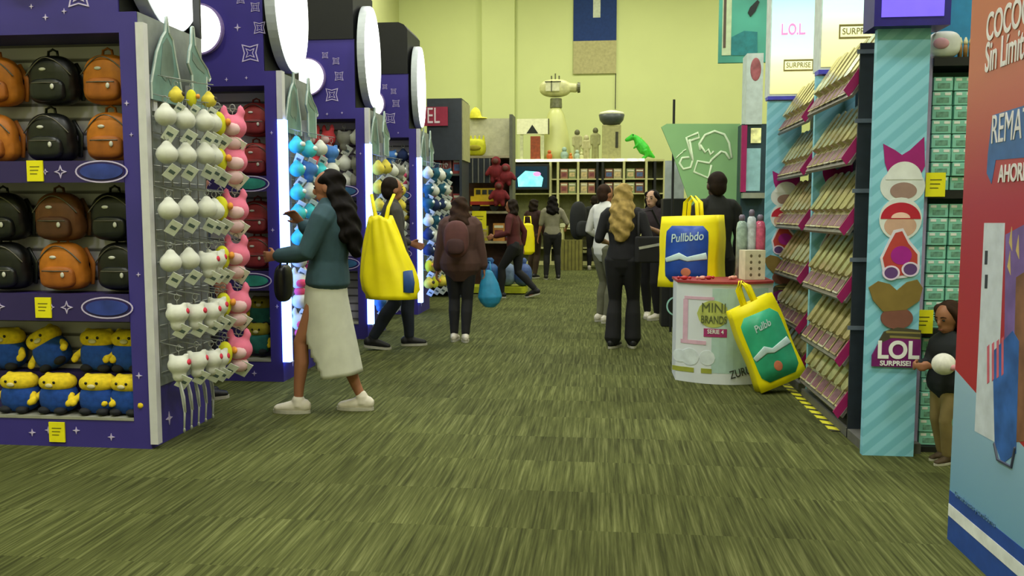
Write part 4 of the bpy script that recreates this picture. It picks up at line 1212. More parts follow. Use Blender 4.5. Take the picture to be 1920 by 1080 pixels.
# ------------------------------------------------------------- yellow bags
BYEL = mat('bag yellow', (250, 232, 8), .5, var=.08, scale=5)
def shopping_bag(name, label, loc, rot, w, h, d, face, face_col, word, strap=True):
    t = thing(name, label, 'shopping bag', loc); t.rotation_euler = rot
    t['group'] = 'big yellow shopping bags'
    b = MB()
    n = 9; vs = []; fs = []
    prof = [(-w / 2, -d / 2), (0, -d / 2 - .01), (w / 2, -d / 2), (w / 2 - .012, 0), (w / 2, d / 2), (0, d / 2 + .01), (-w / 2, d / 2), (-w / 2 + .012, 0)]
    for i in range(n + 1):
        k = i / n; tp = 1 - .25 * max(0, k - .35)
        for (x, y) in prof:
            vs.append((x * (1 - .04 * k) + .006 * math.sin(9 * k + x * 7), y * tp, h * k + .008 * math.sin(8 * x) * k))
    m = len(prof)
    for i in range(n):
        for j in range(m):
            fs.append((i * m + j, i * m + (j + 1) % m, (i + 1) * m + (j + 1) % m, (i + 1) * m + j))
    fs.append(tuple(range(m - 1, -1, -1)))
    b.add(vs, fs)
    o = obj('bag_body', b, BYEL, t, True); md = o.modifiers.new('sol', 'SOLIDIFY'); md.thickness = .004
    dd = -d / 2
    def fy(z): return -(d / 2 + .0) * (1 - .25 * max(0, z / h - .35)) - .014
    b = MB(); vs = []; fs = []
    for i in range(11):
        k = i / 10; z = h * (.08 + .78 * k); r = w * face
        e = r - (.05 * (1 - math.sqrt(max(0, 1 - (abs(k - .5) * 2) ** 8))))
        vs += [(-e, fy(z), z), (e, fy(z), z), (-e, fy(z) + .006, z), (e, fy(z) + .006, z)]
    for i in range(10):
        q = 4 * i
        fs += [(q, q + 1, q + 5, q + 4), (q + 2, q + 6, q + 7, q + 3), (q, q + 4, q + 6, q + 2), (q + 1, q + 3, q + 7, q + 5)]
    fs += [(0, 2, 3, 1), (40, 41, 43, 42)]
    b.add(vs, fs); pp = obj('bag_print', b, mat('bag print %d %d %d' % face_col, face_col, .4, var=.25, scale=6), t, True); pp['label'] = 'coloured printed panel on the bag'
    wm = mat('bag lettering', (190, 216, 216), .5)
    text('lettering', word, w * .2, wm, pp, (0, fy(h * .72) - .004, h * .70), (PI / 2 - .02, -.1, 0), .002, 'CENTER', .82, .001, shear=.2)
    text('lettering', 'GIFTS', w * .085, wm, pp, (.05, fy(h * .6) - .006, h * .60), (PI / 2 - .28, -.1, 0), .002) if False else None
    b = MB(); b.tube([(V((-w * face * .95, fy(h * .38) - .003, h * .38)), .02, .003), (V((-w * .12, fy(h * .44) - .004, h * .44)), .03, .003), (V((w * .02, fy(h * .4) - .004, h * .40)), .02, .003), (V((w * face * .95, fy(h * .45) - .004, h * .45)), .03, .003)], hint=(0, 0, 1), seg=8)
    obj('swoosh_print', b, wm, pp, True)
    b = MB(); b.ell((.0, fy(h * .22) - .002, h * .22), (w * .09, .004, h * .06), 14, 8); obj('spot_print', b, mat('spot peach', (190, 110, 80), .5), pp, True)
    if strap:
        for yy in (-d * .2, d * .2):
            b = MB(); b.tube([(V((-w * .12, yy, h * .97)), .018, .003), (V((-w * .1, yy, h + .11)), .018, .003), (V((0, yy, h + .17)), .018, .003), (V((w * .1, yy, h + .11)), .018, .003), (V((w * .12, yy, h * .97)), .018, .003)], hint=(0, 1, 0) if False else (1, 0, 0), seg=8)
            obj('bag_strap', b, BYEL, t, True)
    return t
qb = W(1302, 400, 7.35)
shopping_bag('shopping_bag', 'big yellow shopping bag with a blue print, hanging behind the white counter', (qb.x, 7.46, .70), (0, .0, math.radians(-24)), .50, qb.z - .72, .30, .37, (34, 72, 160), 'Pullbbdo')
o = shopping_bag('shopping_bag', 'yellow shopping bag with a green print leaning on the white counter', (1.40, 6.72, .0), (math.radians(-8), math.radians(-21), math.radians(14)), .37, .65, .13, .42, (52, 168, 128), 'Pulbb')
o.location = (1.335, 6.45, .07)

# green picture board, dark box and screens beyond
YG = 9.6
t = thing('picture_board', 'green board with a white drawing of a hand and a music note', 'sign board', (0, 0, 0))
pts = [(W(px, py, YG).x, W(px, py, YG).z) for px, py in ((1240, 238), (1250, 232), (1388, 232), (1388, 480), (1330, 480), (1300, 400), (1262, 290))]
b = MB(); b.prism(pts, 'y', YG, YG + .05); obj('board', b, mat('board green', (134, 180, 124), .5, var=.08, scale=2), t)
dl = mat('drawing pale', (222, 240, 206), .5)
def draw(pxs, r=.0125):
    b = MB(); b.tube([(V((W(x, y, YG).x, YG - .004, W(x, y, YG).z)), .004, r) for x, y in pxs], hint=(0, 1, 0), seg=8); obj('line_drawing', b, dl, t, True)
draw([(1299, 302), (1287, 258), (1309, 249), (1311, 258), (1290, 266)])
draw([(1293, 262), (1299, 300), (1295, 314), (1281, 317), (1274, 306), (1279, 296), (1292, 295)])
draw([(1313, 281), (1311, 270), (1322, 253), (1340, 246), (1358, 252), (1367, 268), (1372, 296)])
draw([(1313, 272), (1322, 286), (1328, 280), (1332, 290), (1338, 284)])
draw([(1334, 300), (1352, 284), (1360, 286), (1368, 298)])
draw([(1334, 300), (1330, 306), (1308, 302), (1301, 322), (1328, 334), (1334, 310)])
for q in (0, 6, 12):
    draw([(1268 + q, 296 - q), (1274 + q, 290 - q * .8)], .006)
for lgx in (1.02, 1.30):
    b = MB(); b.box(lgx, lgx + .04, YG + .05, YG + .09, 0, 1.6); obj('board_post', b, BLACK, t)
q = W(1265, 185, YG)
b = MB(); b.bar((q.x, YG + .07, 0.0), (q.x, YG + .07, q.z), .014, 8); obj('pole', b, BLACK, t)
t = thing('speaker_box', 'black box with a pale grey panel standing on it behind the green board', 'box', (0, 0, 0))
a = W(1243, 410, 10.1); c2 = W(1300, 372, 10.1); c3 = W(1285, 300, 10.1)
b = MB(); b.box(a.x, c2.x, 10.1, 10.5, 0, c2.z); obj('black_case', b, BLACK, t, bevel=.01)
b = MB(); b.box(W(1248, 340, 10.1).x, c3.x, 10.2, 10.25, c2.z, c3.z); obj('grey_panel', b, mat('panel grey', (166, 172, 176), .5), t)
# screen tower behind the mint stands
YT = 9.3
t = thing('screen_tower', 'pale display tower with two screens under a printed white header', 'display tower', (0, 0, 0))
L_ = lambda px, py: W(px, py, YT)
b = MB(); b.box(L_(1392, 240).x, L_(1440, 240).x, YT + .03, YT + .3, 0, L_(1400, 232).z); obj('tower_body', b, mat('tower teal', (40, 62, 76), .4), t)
b = MB(); b.box(L_(1398, 235).x, L_(1432, 100).x, YT, YT + .28, L_(1400, 235).z + .01, L_(1400, 100).z); obj('header_panel', b, mat('header white', (186, 200, 200), .5), t)
b = MB(); b.ell((L_(1417, 130).x, YT - .001, L_(1417, 130).z), (.055, .006, .12), 16, 10); obj('badge_print', b, mat('badge rose', (150, 84, 92), .5, var=.4, scale=12), t, True)
b = MB(); b.box(L_(1400, 280).x, L_(1427, 280).x, YT + .01, YT + .03, L_(1400, 358).z, L_(1400, 278).z); obj('lower_screen', b, mat('screen mint', (130, 168, 172), .2, emit=.25), t)
b = MB(); b.box(L_(1408, 270).x, L_(1427, 270).x, YT + .01, YT + .03, L_(1400, 268).z, L_(1400, 240).z); obj('upper_screen', b, mat('screen yellow', (216, 216, 150), .2, emit=.35, var=.4, scale=14), t)
b = MB(); b.box(L_(1390, 270).x, L_(1400, 270).x, YT - .02, YT + .03, L_(1400, 360).z, L_(1400, 235).z); obj('magenta_post', b, MAG, t)
b = MB(); b.box(L_(1390, 370).x, L_(1432, 370).x, YT - .1, YT + .03, L_(1400, 372).z, L_(1400, 362).z); obj('ledge', b, mat('ledge chrome', (170, 170, 160), .3, metal=.5), t)
# hanging teal banner
YH = 10.2
t = thing('hanging_banner', 'teal picture banner hanging high above the green board', 'banner', (0, 0, 0))
P = lambda px, py: (W(px, py, YH).x, W(px, py, YH).z)
zt_ = ZC - .02
x0, x1 = P(1348, 60)[0], P(1440, 60)[0]
b = MB(); b.box(x0, x1 + .12, YH, YH + .05, P(1348, 118)[1], 5.6); obj('banner_panel', b, mat('banner teal', (72, 156, 140), .5, var=.3, scale=1.5), t)
b = MB(); b.box(P(1354, 60)[0], P(1371, 60)[0], YH - .006, YH, P(1354, 104)[1], 5.6); obj('pale_strip', b, mat('banner pale', (190, 206, 170), .5), t)
b = MB(); b.box(P(1356, 60)[0], P(1361, 60)[0], YH - .009, YH - .006, P(1356, 90)[1], 5.5); obj('dark_strip', b, mat('banner dark', (84, 70, 60), .5), t)
b = MB(); b.prism([P(1407, 32), P(1402, 24), P(1406, 14), P(1420, 0), P(1424, 4), P(1416, 22)], 'y', YH - .01, YH - .004); obj('dark_shape', b, mat('banner shape', (20, 30, 34), .5), t)
b = MB(); b.prism([P(1371, 70), P(1395, 58), P(1420, 60), P(1420, 104), P(1371, 104)], 'y', YH - .006, YH - .002); obj('deep_band', b, mat('banner deep', (34, 124, 132), .5, var=.2), t)
for xx in (x0 + .06, x1):
    b = MB(); b.bar((xx, YH + .02, 5.6), (xx, YH + .02, zt_), .006, 6); obj('cord', b, WIRE, t)
# ------------------------------------------------------- far end of the hall
YM = 13.3
t = thing('sign_tower', 'dark display tower with a red sign of white letters', 'display tower', (0, 0, 0))
A = W(800, 185, YM); B2 = W(866, 300, YM)
b = MB(); b.box(A.x, B2.x, YM, YM + .7, B2.z, A.z); obj('header_box', b, mat('tower slate', (44, 50, 58), .5), t)
b = MB(); b.box(A.x, A.x + .04, YM, YM + .7, 0, B2.z); b2 = MB()
obj('side_panel', b, mat('tower slate', (44, 50, 58), .5), t)
b = MB(); b.box(B2.x - .04, B2.x, YM, YM + .7, 0, B2.z); obj('side_panel', b, mat('tower slate', (44, 50, 58), .5), t)
b = MB(); b.box(A.x + .04, B2.x - .04, YM + .5, YM + .52, 0, B2.z); obj('back_panel', b, mat('tower slate', (44, 50, 58), .5), t)
b = MB(); b.box(B2.x, B2.x + .02, YM + .02, YM + .7, B2.z, A.z - .03); obj('pale_side', b, mat('tower pale side', (166, 164, 116), .6), t)
s0 = W(840, 236, YM); s1 = W(800, 201, YM)
b = MB(); b.box(A.x - .45, s0.x, YM - .03, YM - .001, s0.z, s1.z); sgn = obj('red_sign', b, mat('sign red', (150, 40, 66), .5), t)
text('lettering', 'MARVEL', .345, mat('sign letters', (222, 206, 212), .5), sgn, (s0.x - .12, YM - .034, (s0.z + s1.z) / 2), align='RIGHT', sx=.62, bold=.008)
for zz in (.2, .8, 1.4, 1.95):
    b = MB(); b.box(A.x + .04, B2.x - .04, YM + .02, YM + .5, zz - .03, zz); obj('shelf', b, mat('shelf slate', (70, 72, 66), .5), t)
cols = [(150, 60, 56), (196, 190, 180), (60, 66, 76), (176, 120, 110), (40, 44, 50), (206, 200, 60)]
def small_box(x, y, z, w, d, h, c, label, group, name='toy_carton', cat='toy box'):
    t = thing(name, label, cat, (x, y, z), 0, group)
    b = MB(); b.box(-w / 2, w / 2, 0, d, 0, h); obj('carton', b, mat('carton %d %d %d' % c, c, .5, var=.2), t)
    b = MB(); b.box(-w * .36, w * .36, -.004, 0, h * .2, h * .62); obj('carton_print', b, mat('carton picture %d' % (sum(c) % 3), [(190, 170, 120), (120, 60, 60), (70, 90, 130)][sum(c) % 3], .5, var=.4, scale=15), t)
    b = MB(); b.box(-w * .4, w * .4, -.004, 0, h * .74, h * .88); obj('title_strip', b, mat('carton title', (210, 206, 180), .5), t)
    return t
i = 0
wn_ = ['lowest', 'second', 'third', 'top']
for zi, zz in enumerate((.2, .8, 1.4, 1.95)):
    for k in range(3):
        c = cols[(i * 2 + k) % 6]; i += 1
        small_box(A.x + .13 + .165 * k, YM + .1, zz + .001, .14, .14, .24 + .06 * ((i * 7) % 3), c, f'small toy carton on the {wn_[zi]} shelf of the red-sign tower, {ORD[k]} along', 'cartons on the red-sign tower')

YB2 = 14.8
Q = lambda px, py: W(px, py, YB2)
t = thing('toy_bay', 'grey backed toy bay beside the red-sign tower', 'display bay', (0, 0, 0))
b = MB(); b.box(Q(866, 300).x, Q(960, 300).x, YB2 + .45, YB2 + .5, 0, Q(900, 217).z); obj('back_board', b, mat('bay grey', (186, 184, 150), .6), t)
b = MB(); b.box(Q(955, 300).x, Q(961, 300).x, YB2, YB2 + .5, 0, Q(900, 215).z); obj('side_board', b, mat('bay edge', (90, 92, 76), .6), t)
shz = [Q(900, 292).z, Q(900, 396).z, Q(900, 452).z]
b = MB(); b.box(Q(868, 300).x, Q(954, 300).x, YB2 + .40, YB2 + .45, 0, shz[0] - .05); obj('dark_back', b, mat('bay dark red', (66, 38, 30), .7, var=.3), t)
for z in shz:
    b = MB(); b.box(Q(868, 300).x, Q(955, 300).x, YB2, YB2 + .45, z - .04, z); obj('shelf', b, mat('bay shelf', (150, 140, 110), .5), t)
for px, py in ((872, 362), (908, 412)):
    p = Q(px, py); card(t, p.x, p.z, y=YB2 - .62, w=.24, h=.30)
    b = MB(); b.bar((p.x, YB2 - .61, p.z), (p.x, YB2, p.z), .008, 6); obj('card_arm', b, WIRE, t)
x, z = Q(888, 275).x, shz[0]
t = thing('crown_toy', 'lime plush crown-topped toy on the upper shelf of the grey bay', 'plush toy', (x, YB2 + .2, z + .002))
b = MB(); b.ell((0, 0, .15), (.19, .14, .15), 18, 12, p=.7)
for k in range(5): b.tube([(V((-.15 + .075 * k, -.02, .24)), .035), (V((-.15 + .075 * k, -.02, .36)), .014)], seg=8)
baked('plush_body', b, mat('crown lime', (196, 196, 36), .8, var=.15), t, .012, 2)
b = MB(); b.ell((0, -.135, .14), (.12, .03, .05), 14, 8); obj('plush_patch', b, mat('crown olive', (150, 140, 30), .8), t, True)
x, z = Q(884, 215).x, Q(884, 217).z
t = thing('yellow_hat', 'bright yellow cap on top of the grey bay board', 'cap', (x, YB2 + .475, z + .002))
b = MB(); b.ell((0, 0, .0), (.11, .11, .2), 16, 10); b.ell((.07, 0, .0), (.15, .1, .03), 14, 8)
cap = baked('cap_crown', b, mat('cap yellow', (232, 226, 60), .7), t, .012, 2, push=lambda c: V((c.x, c.y, max(c.z, 0))))
b = MB(); b.ell((0, 0, .2), (.016, .016, .012), 8, 6); obj('cap_button', b, mat('cap yellow dark', (190, 184, 50), .7), t, True)
# dark basket with slats
t = thing('wire_basket', 'dark slatted basket below the lime crowned toy', 'basket', (Q(893, 330).x, YB2 - .12, shz[0] - .47))
b = MB(); b.box(-.25, .25, .05, .3, 0, .42); obj('basket_lining', b, CHAR, t)
for k in range(6):
    b = MB(); b.bar((-.25 + .1 * k, .03, 0), (-.25 + .1 * k, .03, .42), .012, 6); obj('basket_slat', b, mat('slat grey', (110, 110, 104), .5), t)
# red costume figures
for k, (px, py, h) in enumerate(((932, 345, .45), (950, 350, .36), (938, 388, .42))):
    p = Q(px, py)
    t = thing('plush_figure', ('dark red plush figure hanging highest on the grey bay', 'dark red plush figure hanging beside the bay edge', 'dark red plush figure hanging under the two others')[k], 'plush toy', (p.x, YB2 - .15, p.z), 0, 'red plush figures on the grey bay')
    b = MB(); b.ell((0, 0, h * .45), (.12, .08, h * .3), 14, 10); b.ell((0, 0, h * .85), (.085, .08, .085), 14, 10)
    for q in (-1, 1):
        b.tube([(V((.09 * q, 0, h * .6)), .04), (V((.16 * q, -.02, h * .35)), .035)], seg=8); b.tube([(V((.05 * q, 0, h * .25)), .05), (V((.06 * q, -.01, .04)), .04)], seg=8)
    baked('plush_body', b, mat('figure red', (104, 18, 24), .8, var=.25), t, .012, 2)
    b = MB(); b.ell((0, -.075, h * .85), (.05, .02, .045), 10, 8); obj('plush_patch', b, mat('figure dark', (84, 44, 34), .6), t, True)
# yellow toy truck and cartons
t = thing('toy_truck', 'yellow toy truck on the middle shelf of the grey bay', 'toy vehicle', (Q(909, 385).x, YB2 + .02, shz[1] + .001))
b = MB(); b.rbox(-.26, .26, 0, .26, .09, .26, .03, 3); b.rbox(-.2, .2, .02, .24, .26, .40, .03, 3); obj('truck_body', b, mat('truck yellow', (214, 178, 36), .4), t)
for k in range(3):
    b = MB(); b.box(-.16 + .11 * k, -.08 + .11 * k, .012, .02, .29, .37); obj('window', b, mat('truck glass', (60, 60, 50), .2), t)
for sx_ in (-.16, .16):
    b = MB(); b.cyl((sx_, .08), 'y', .078, .0, .06, 18); obj('wheel', b, mat('tyre', (24, 24, 24), .8), t)
b = MB(); b.box(-.26, .26, -.006, 0, .11, .17); obj('red_band', b, mat('truck red', (150, 40, 24), .5), t)
for k, (px, c) in enumerate(((880, (150, 50, 30)), (935, (176, 120, 50)), (902, (200, 190, 60)), (945, (140, 50, 40)))):
    zz = shz[2] if k else shz[2]
    small_box(Q(px, 440).x, YB2 + .02 + (.16 if k > 1 else 0), zz + .001, .2, .15, .26 + .05 * (k % 2), c, f'bright toy carton on the lower shelf of the grey bay, {ORD[k]} of its kind', 'cartons on the grey bay')
# blue sacks on a lime base
t = thing('lime_platform', 'low lime green platform on the floor before the grey bay', 'platform', (Q(940, 545).x, 13.9, 0))
b = MB(); b.rbox(-.5, .5, 0, .55, 0.02, .12, .06, 4); obj('platform_top', b, mat('platform lime', (170, 176, 30), .5), t)
b = MB(); b.box(-.44, .44, .04, .5, 0, .02); obj('platform_foot', b, BLACK, t)
for k, (px, c) in enumerate(((918, (40, 90, 150)), (950, (110, 130, 160)), (980, (60, 84, 140)))):
    t = thing('cushion_sack', ('blue soft sack on the lime platform, beside the girl with the jacket', 'grey blue soft sack in the middle of the lime platform', 'dark blue soft sack at the lime platform end')[k], 'sack', (W(px, 500, 14.1).x, 14.15, .121), 0, 'soft sacks on the lime platform')
    b = MB(); b.ell((0, 0, .19), (.155, .17, .19), 16, 10, p=.8); baked('sack', b, mat('sack %d' % k, c, .6, var=.2), t, .014, 2)
    b = MB(); b.tube([(V((0, 0, .37)), .05, .04), (V((0, 0, .43)), .07, .05)], seg=10); obj('sack_knot', b, mat('sack %d' % k, c, .6), t, True)

# long shelf unit at the back
YS = 22.0
S_ = lambda px, py: W(px, py, YS)
x0, x1 = S_(962, 300).x, S_(1246, 300).x
zt2, zb2 = S_(1100, 303).z, S_(1100, 362).z
CRM = mat('shelf cream', (186, 184, 128), .6, var=.06)
t = thing('wall_shelf_unit', 'long cream shelf unit under a glowing ledge along the far wall', 'shelf unit', (0, 0, 0))
b = MB(); b.box(x0, x1, YS, YS + 1.25, zt2, zt2 + .05); obj('top_board', b, CRM, t)
b = MB(); b.box(x0, x1 - .5, YS - .02, YS, zt2, zt2 + .07); e = obj('light_strip', b, mat('ledge glow', (246, 244, 190), .4, emit=1.6, var=.5, scale=6), t); e['label'] = 'glowing pale light strip along the ledge'
b = MB(); b.box(x0, x1, YS + .55, YS + .6, 0, zt2); obj('back_board', b, mat('shelf back olive', (120, 122, 82), .7, var=.15), t)
edges = [962, 1032, 1046, 1084, 1120, 1130, 1170, 1212, 1228, 1246]
for px in edges:
    xx = S_(px, 330).x
    b = MB(); b.box(xx - .03, xx + .03, YS, YS + .55, 0, zt2); obj('divider', b, CRM if px not in (1120, 1130, 1228) else BLACK, t)
for z in (zb2, (zb2 + zt2) / 2 - .03, .95, .45):
    b = MB(); b.box(x0, x1, YS + .02, YS + .55, z - .03, z); obj('shelf', b, CRM, t)
b = MB(); b.box(x0, x1, YS + .01, YS + .05, .0, .1); obj('kickboard', b, CRM, t)
i = 0
for px0, px1 in ((1046, 1084), (1084, 1120), (1130, 1170), (1170, 1212)):
    xa, xb = S_(px0, 330).x + .05, S_(px1, 330).x - .05
    for r, z in enumerate((zb2, (zb2 + zt2) / 2 - .03)):
        for k in range(2):
            w_ = (xb - xa) / 2 - .02
            c = [(150, 110, 80), (130, 140, 90), (110, 70, 50), (170, 160, 120)][(i * 3 + k) % 4]
            small_box(xa + (w_ + .02) * (k + .5), YS + .08, z + .001, w_, .2, .27 if r == 0 else .25, c, f'small carton on the {["lower", "upper"][r]} far shelf, {ORD[i * 2 + k]} from the television', 'cartons on the far shelf')
    i += 1
# television
t = thing('television', 'black television showing a bright blue picture under the glowing ledge', 'television', (0, YS - .12, 0))
a, c = W(963, 356, YS - .12), W(1030, 308, YS - .12)
b = MB(); b.box(a.x, c.x, 0, .08, a.z, c.z); obj('case', b, BLACK, t, bevel=.01)
b = MB(); b.box(a.x + .05, c.x - .05, -.004, 0, a.z + .05, c.z - .05); sc_ = obj('screen', b, mat('tv dark blue', (10, 40, 60), .2, emit=.4), t)
b = MB(); b.prism([(a.x + .12 + .0, a.z + .08), (a.x + .72, a.z + .08), (a.x + .76, a.z + .3), (a.x + .6, a.z + .46), (a.x + .3, a.z + .48), (a.x + .1, a.z + .3)], 'y', -.007, -.004); obj('picture', b, mat('tv cyan', (120, 226, 240), .2, emit=1.2, var=.4, scale=5), sc_)
b = MB(); b.ell((a.x + .6, -.007, a.z + .4), (.1, .004, .06), 12, 8); obj('picture', b, mat('tv pink', (220, 150, 210), .2, emit=.8), sc_)
# things on the long ledge
zl = zt2 + .051
def on(px, y=YS + .25): return W(px, 300, y).x
t = thing('house_sign', 'white house-shaped sign with a black triangle on two posts', 'sign', (on(998, YS + .08), YS + .08, zl))
zs_, zs1 = S_(998, 251).z - zl, S_(998, 222).z - zl
b = MB(); b.box(-.4, .4, 0, .12, zs_, zs1); obj('sign_board', b, mat('sign cream', (250, 250, 206), .5), t)
b = MB(); b.prism([(-.15, zs_ + .02), (.15, zs_ + .02), (0, zs_ + .24)], 'y', -.01, 0); obj('triangle_print', b, mat('sign black', (26, 30, 24), .5), t)
for q in (-.28, .26):
    b = MB(); b.box(q - .04, q + .04, .03, .09, 0, zs_); obj('post', b, mat('post pale', (200, 204, 160), .5), t)
b = MB(); b.box(-.05, .2, .02, .1, 0, zs_ - .05); obj('orange_panel', b, mat('panel rust', (150, 70, 36), .5, var=.3), t)
b = MB(); b.box(.4, .43, .0, .12, zs_, zs1); obj('dark_edge', b, mat('edge olive', (80, 78, 40), .5), t)
t = thing('cone_dome', 'tall pale olive cone standing in the middle of the glowing ledge', 'display cone', (on(1042, YS + .65), YS + .65, zl))
hz = S_(1042, 195).z - zl
b = MB(); b.lathe([(.42, 0), (.4, .25), (.32, hz * .55), (.22, hz * .86), (.12, hz)], seg=28); obj('cone', b, mat('cone olive', (196, 200, 130), .4, var=.1, scale=1.5), t, True)
b = MB(); b.lathe([(.45, 0), (.45, .05), (.42, .06)], seg=28); obj('base_ring', b, mat('cone ring', (150, 150, 90), .5), t, True)
b = MB(); b.tube([(V((0, 0, hz - .02)), .16), (V((0, 0, hz + .22)), .15)], seg=12, cap=False); obj('neck', b, mat('robot grey', (110, 112, 84), .5, var=.3), t)
t = thing('toy_spaceship', 'grey and cream toy spaceship standing on top of the olive cone', 'toy spaceship', (on(1042, YS + .65), YS + .65, zl + hz + .225))
b = MB(); b.ell((-.02, 0, .26), (.42, .22, .23), 18, 12, p=.8); b.tube([(V((.3, 0, .28)), .12), (V((.52, 0, .26)), .12)], seg=12)
baked('hull', b, mat('hull cream', (196, 196, 140), .4, var=.2, scale=5), t, .02, 2)
b = MB(); b.cyl((.55, .26), 'y', .0, 0, 0) if False else b.tube([(V((.56, 0, .27)), .14), (V((.63, 0, .27)), .13)], seg=14, cap=False); obj('thruster', b, mat('hull dark', (90, 92, 66), .5), t)
for q in (-.12, -.02, .08):
    b = MB(); b.bar((q, 0, .44), (q, 0, .58 if q != -.02 else .64), .018, 6); obj('fin', b, mat('hull dark', (90, 92, 66), .5), t)
b = MB(); b.box(-.26, .1, -.24, -.2, .16, .38); obj('canopy', b, mat('hull pale', (214, 214, 176), .4), t)
b = MB(); b.box(-.12, -.09, -.25, -.23, .14, .42); b.box(-.28, .14, -.25, -.23, .38, .41); obj('trim', b, mat('hull dark', (90, 92, 66), .5), t)
t = thing('robot_tower', 'grey toy tower with a white topped dark rim near the green dinosaur', 'toy tower', (on(1146), YS + .25, zl))
hz2 = S_(1142, 207).z - zl
b = MB(); b.box(-.24, .24, -.15, .2, 0, hz2 * .72); obj('tower_body', b, mat('tower khaki', (168, 166, 110), .5, var=.15), t, bevel=.02)
b = MB(); b.lathe([(.2, hz2 * .72), (.3, hz2 * .82), (.33, hz2 * .93)], seg=20); obj('dark_rim', b, mat('rim slate', (70, 76, 76), .4), t, True)
b = MB(); b.lathe([(.33, hz2 * .93), (.3, hz2 * .98), (.1, hz2 * 1.02)], seg=20); obj('white_top', b, mat('top white', (222, 222, 196), .4), t, True)
b = MB(); b.box(.1, .17, -.165, -.15, .3, .7); obj('dark_slot', b, mat('slot olive', (50, 50, 30), .5), t)
for k, (px, h, c) in enumerate(((1082, .75, (170, 168, 120)), (1099, .6, (186, 182, 132)), (1116, .8, (150, 150, 100)))):
    t = thing('grey_figurine', ('pale standing figurine on the ledge, beside the olive cone', 'pale standing figurine on the ledge between two taller ones', 'olive figurine on the ledge beside the grey tower')[k], 'figurine', (on(px), YS + .2, zl), 0, 'figurines on the ledge')
    b = MB(); b.tube([(V((-.05, 0, 0)), .045), (V((-.04, 0, h * .45)), .05)], seg=8); b.tube([(V((.05, 0, 0)), .045), (V((.04, 0, h * .45)), .05)], seg=8)
    b.tube([(V((0, 0, h * .4)), .09, .06), (V((0, 0, h * .8)), .11, .07)], seg=10)
    for q in (-1, 1): b.tube([(V((.1 * q, 0, h * .78)), .035), (V((.1 * q, -.04, h * .5)), .03)], seg=8)
    baked('figure_body', b, mat('figurine %d' % k, c, .6), t, .014, 2)
    b = MB(); b.ell((0, 0, h * .93), (.07, .07, .08), 12, 8); obj('head', b, mat('figurine head %d' % (k % 2), ((96, 96, 66), (190, 184, 140))[k % 2], .6), t, True)
t = thing('toy_dinosaur', 'bright green toy dinosaur leaning over the end of the glowing ledge', 'toy dinosaur', (on(1201), YS + .2, zl), 0)
b = MB()
b.tube([(V((.34, 0, .06)), .03), (V((.22, 0, .14)), .08), (V((.08, 0, .26)), .15), (V((-.04, 0, .42)), .13), (V((-.12, 0, .54)), .08), (V((-.2, 0, .58)), .085), (V((-.36, 0, .50)), .05)], hint=(0, 1, 0), seg=12)
for yy in (-.09, .09):
    b.tube([(V((.1, yy, .22)), .08), (V((.15, yy, .1)), .05), (V((.06, yy, .03)), .045)], seg=8); b.tube([(V((-.08, yy, .38)), .03), (V((-.17, yy, .3)), .025)], seg=8)
baked('dinosaur_body', b, mat('dino green', (60, 190, 50), .5, var=.2), t, .014, 2)
b = MB()
for k in range(5): b.prism([(-.06 + .07 * k, .52 - .085 * k), (.0 + .07 * k, .46 - .085 * k), (.03 + .07 * k, .58 - .085 * k)], 'y', -.01, .01)
obj('back_spike', b, mat('dino lime', (190, 216, 70), .5), t)
for yy in (-.07, .07):
    b = MB(); b.ell((-.2, yy, .62), (.02, .02, .02), 8, 6); obj('eye', b, mat('bead eye', (14, 14, 14), .2), t, True)
for k, (px, c, r) in enumerate(((1030, (196, 96, 40), .1), (1058, (150, 176, 160), .13), (1070, (206, 120, 40), .07), (1082, (170, 190, 170), .1), (1090, (206, 206, 150), .08))):
    t = thing('small_ledge_toy', f'tiny rounded toy on the glowing ledge, {ORD[k]} from the house sign', 'toy', (on(px, YS - .0 + .1), YS + .1 - (.0), zl), 0, 'tiny toys on the glowing ledge')
    b = MB(); b.ell((0, 0, r * .9), (r * .8, r * .7, r * .9), 12, 8); baked('toy_body', b, mat('ledge toy %d' % k, c, .5), t, .012, 1, push=lambda c: V((c.x, c.y, max(c.z, 0))))
    b = MB(); b.ell((0, 0, r * 2.05), (r * .5, r * .5, r * .5), 10, 8); obj('toy_head', b, mat('ledge toy %d' % k, c, .5), t, True)
# tables and crate before the shelf
t = thing('display_table', 'pale table with a lit white top before the far shelf', 'table', (W(1085, 440, 20.6).x, 20.6, 0))
b = MB(); b.box(-.45, .75, 0, .7, 1.0, 1.08); obj('table_top', b, mat('table pale', (190, 192, 150), .5), t)
b = MB(); b.prism([(-.15, 1.15), (.42, 1.27), (.45, 1.35), (-.05, 1.24)], 'y', .1, .5); obj('white_sheet', b, mat('sheet bright', (232, 232, 190), .5), t)
b = MB(); b.box(-.1, .4, .2, .4, 1.08, 1.2); obj('sheet_stand', b, CRM, t)
for q in (-.4, .7):
    for yy in (.05, .65):
        b = MB(); b.box(q - .03, q + .03, yy - .03, yy + .03, 0, 1.0); obj('leg', b, CRM, t)
b = MB(); b.box(-.4, .7, .06, .64, .38, .42); obj('shelf', b, CRM, t)
t = thing('wooden_crate', 'olive slatted wooden crate on the floor before the far shelf', 'crate', (W(1072, 460, 20.0).x, 20.0, 0))
cm = mat('crate wood', (112, 108, 48), .7, var=.25, scale=6)
for k in range(6):
    b = MB(); b.box(-.25 + .085 * k, -.18 + .085 * k, 0, .03, 0, .72); obj('slat', b, cm, t)
b = MB(); b.box(-.25, .25, .03, .5, 0, .7); obj('crate_box', b, mat('crate inside', (96, 92, 50), .7), t)
t = thing('display_table', 'cream stepped table behind the talking shoppers', 'table', (W(1185, 440, 19.5).x, 18.2, 0))
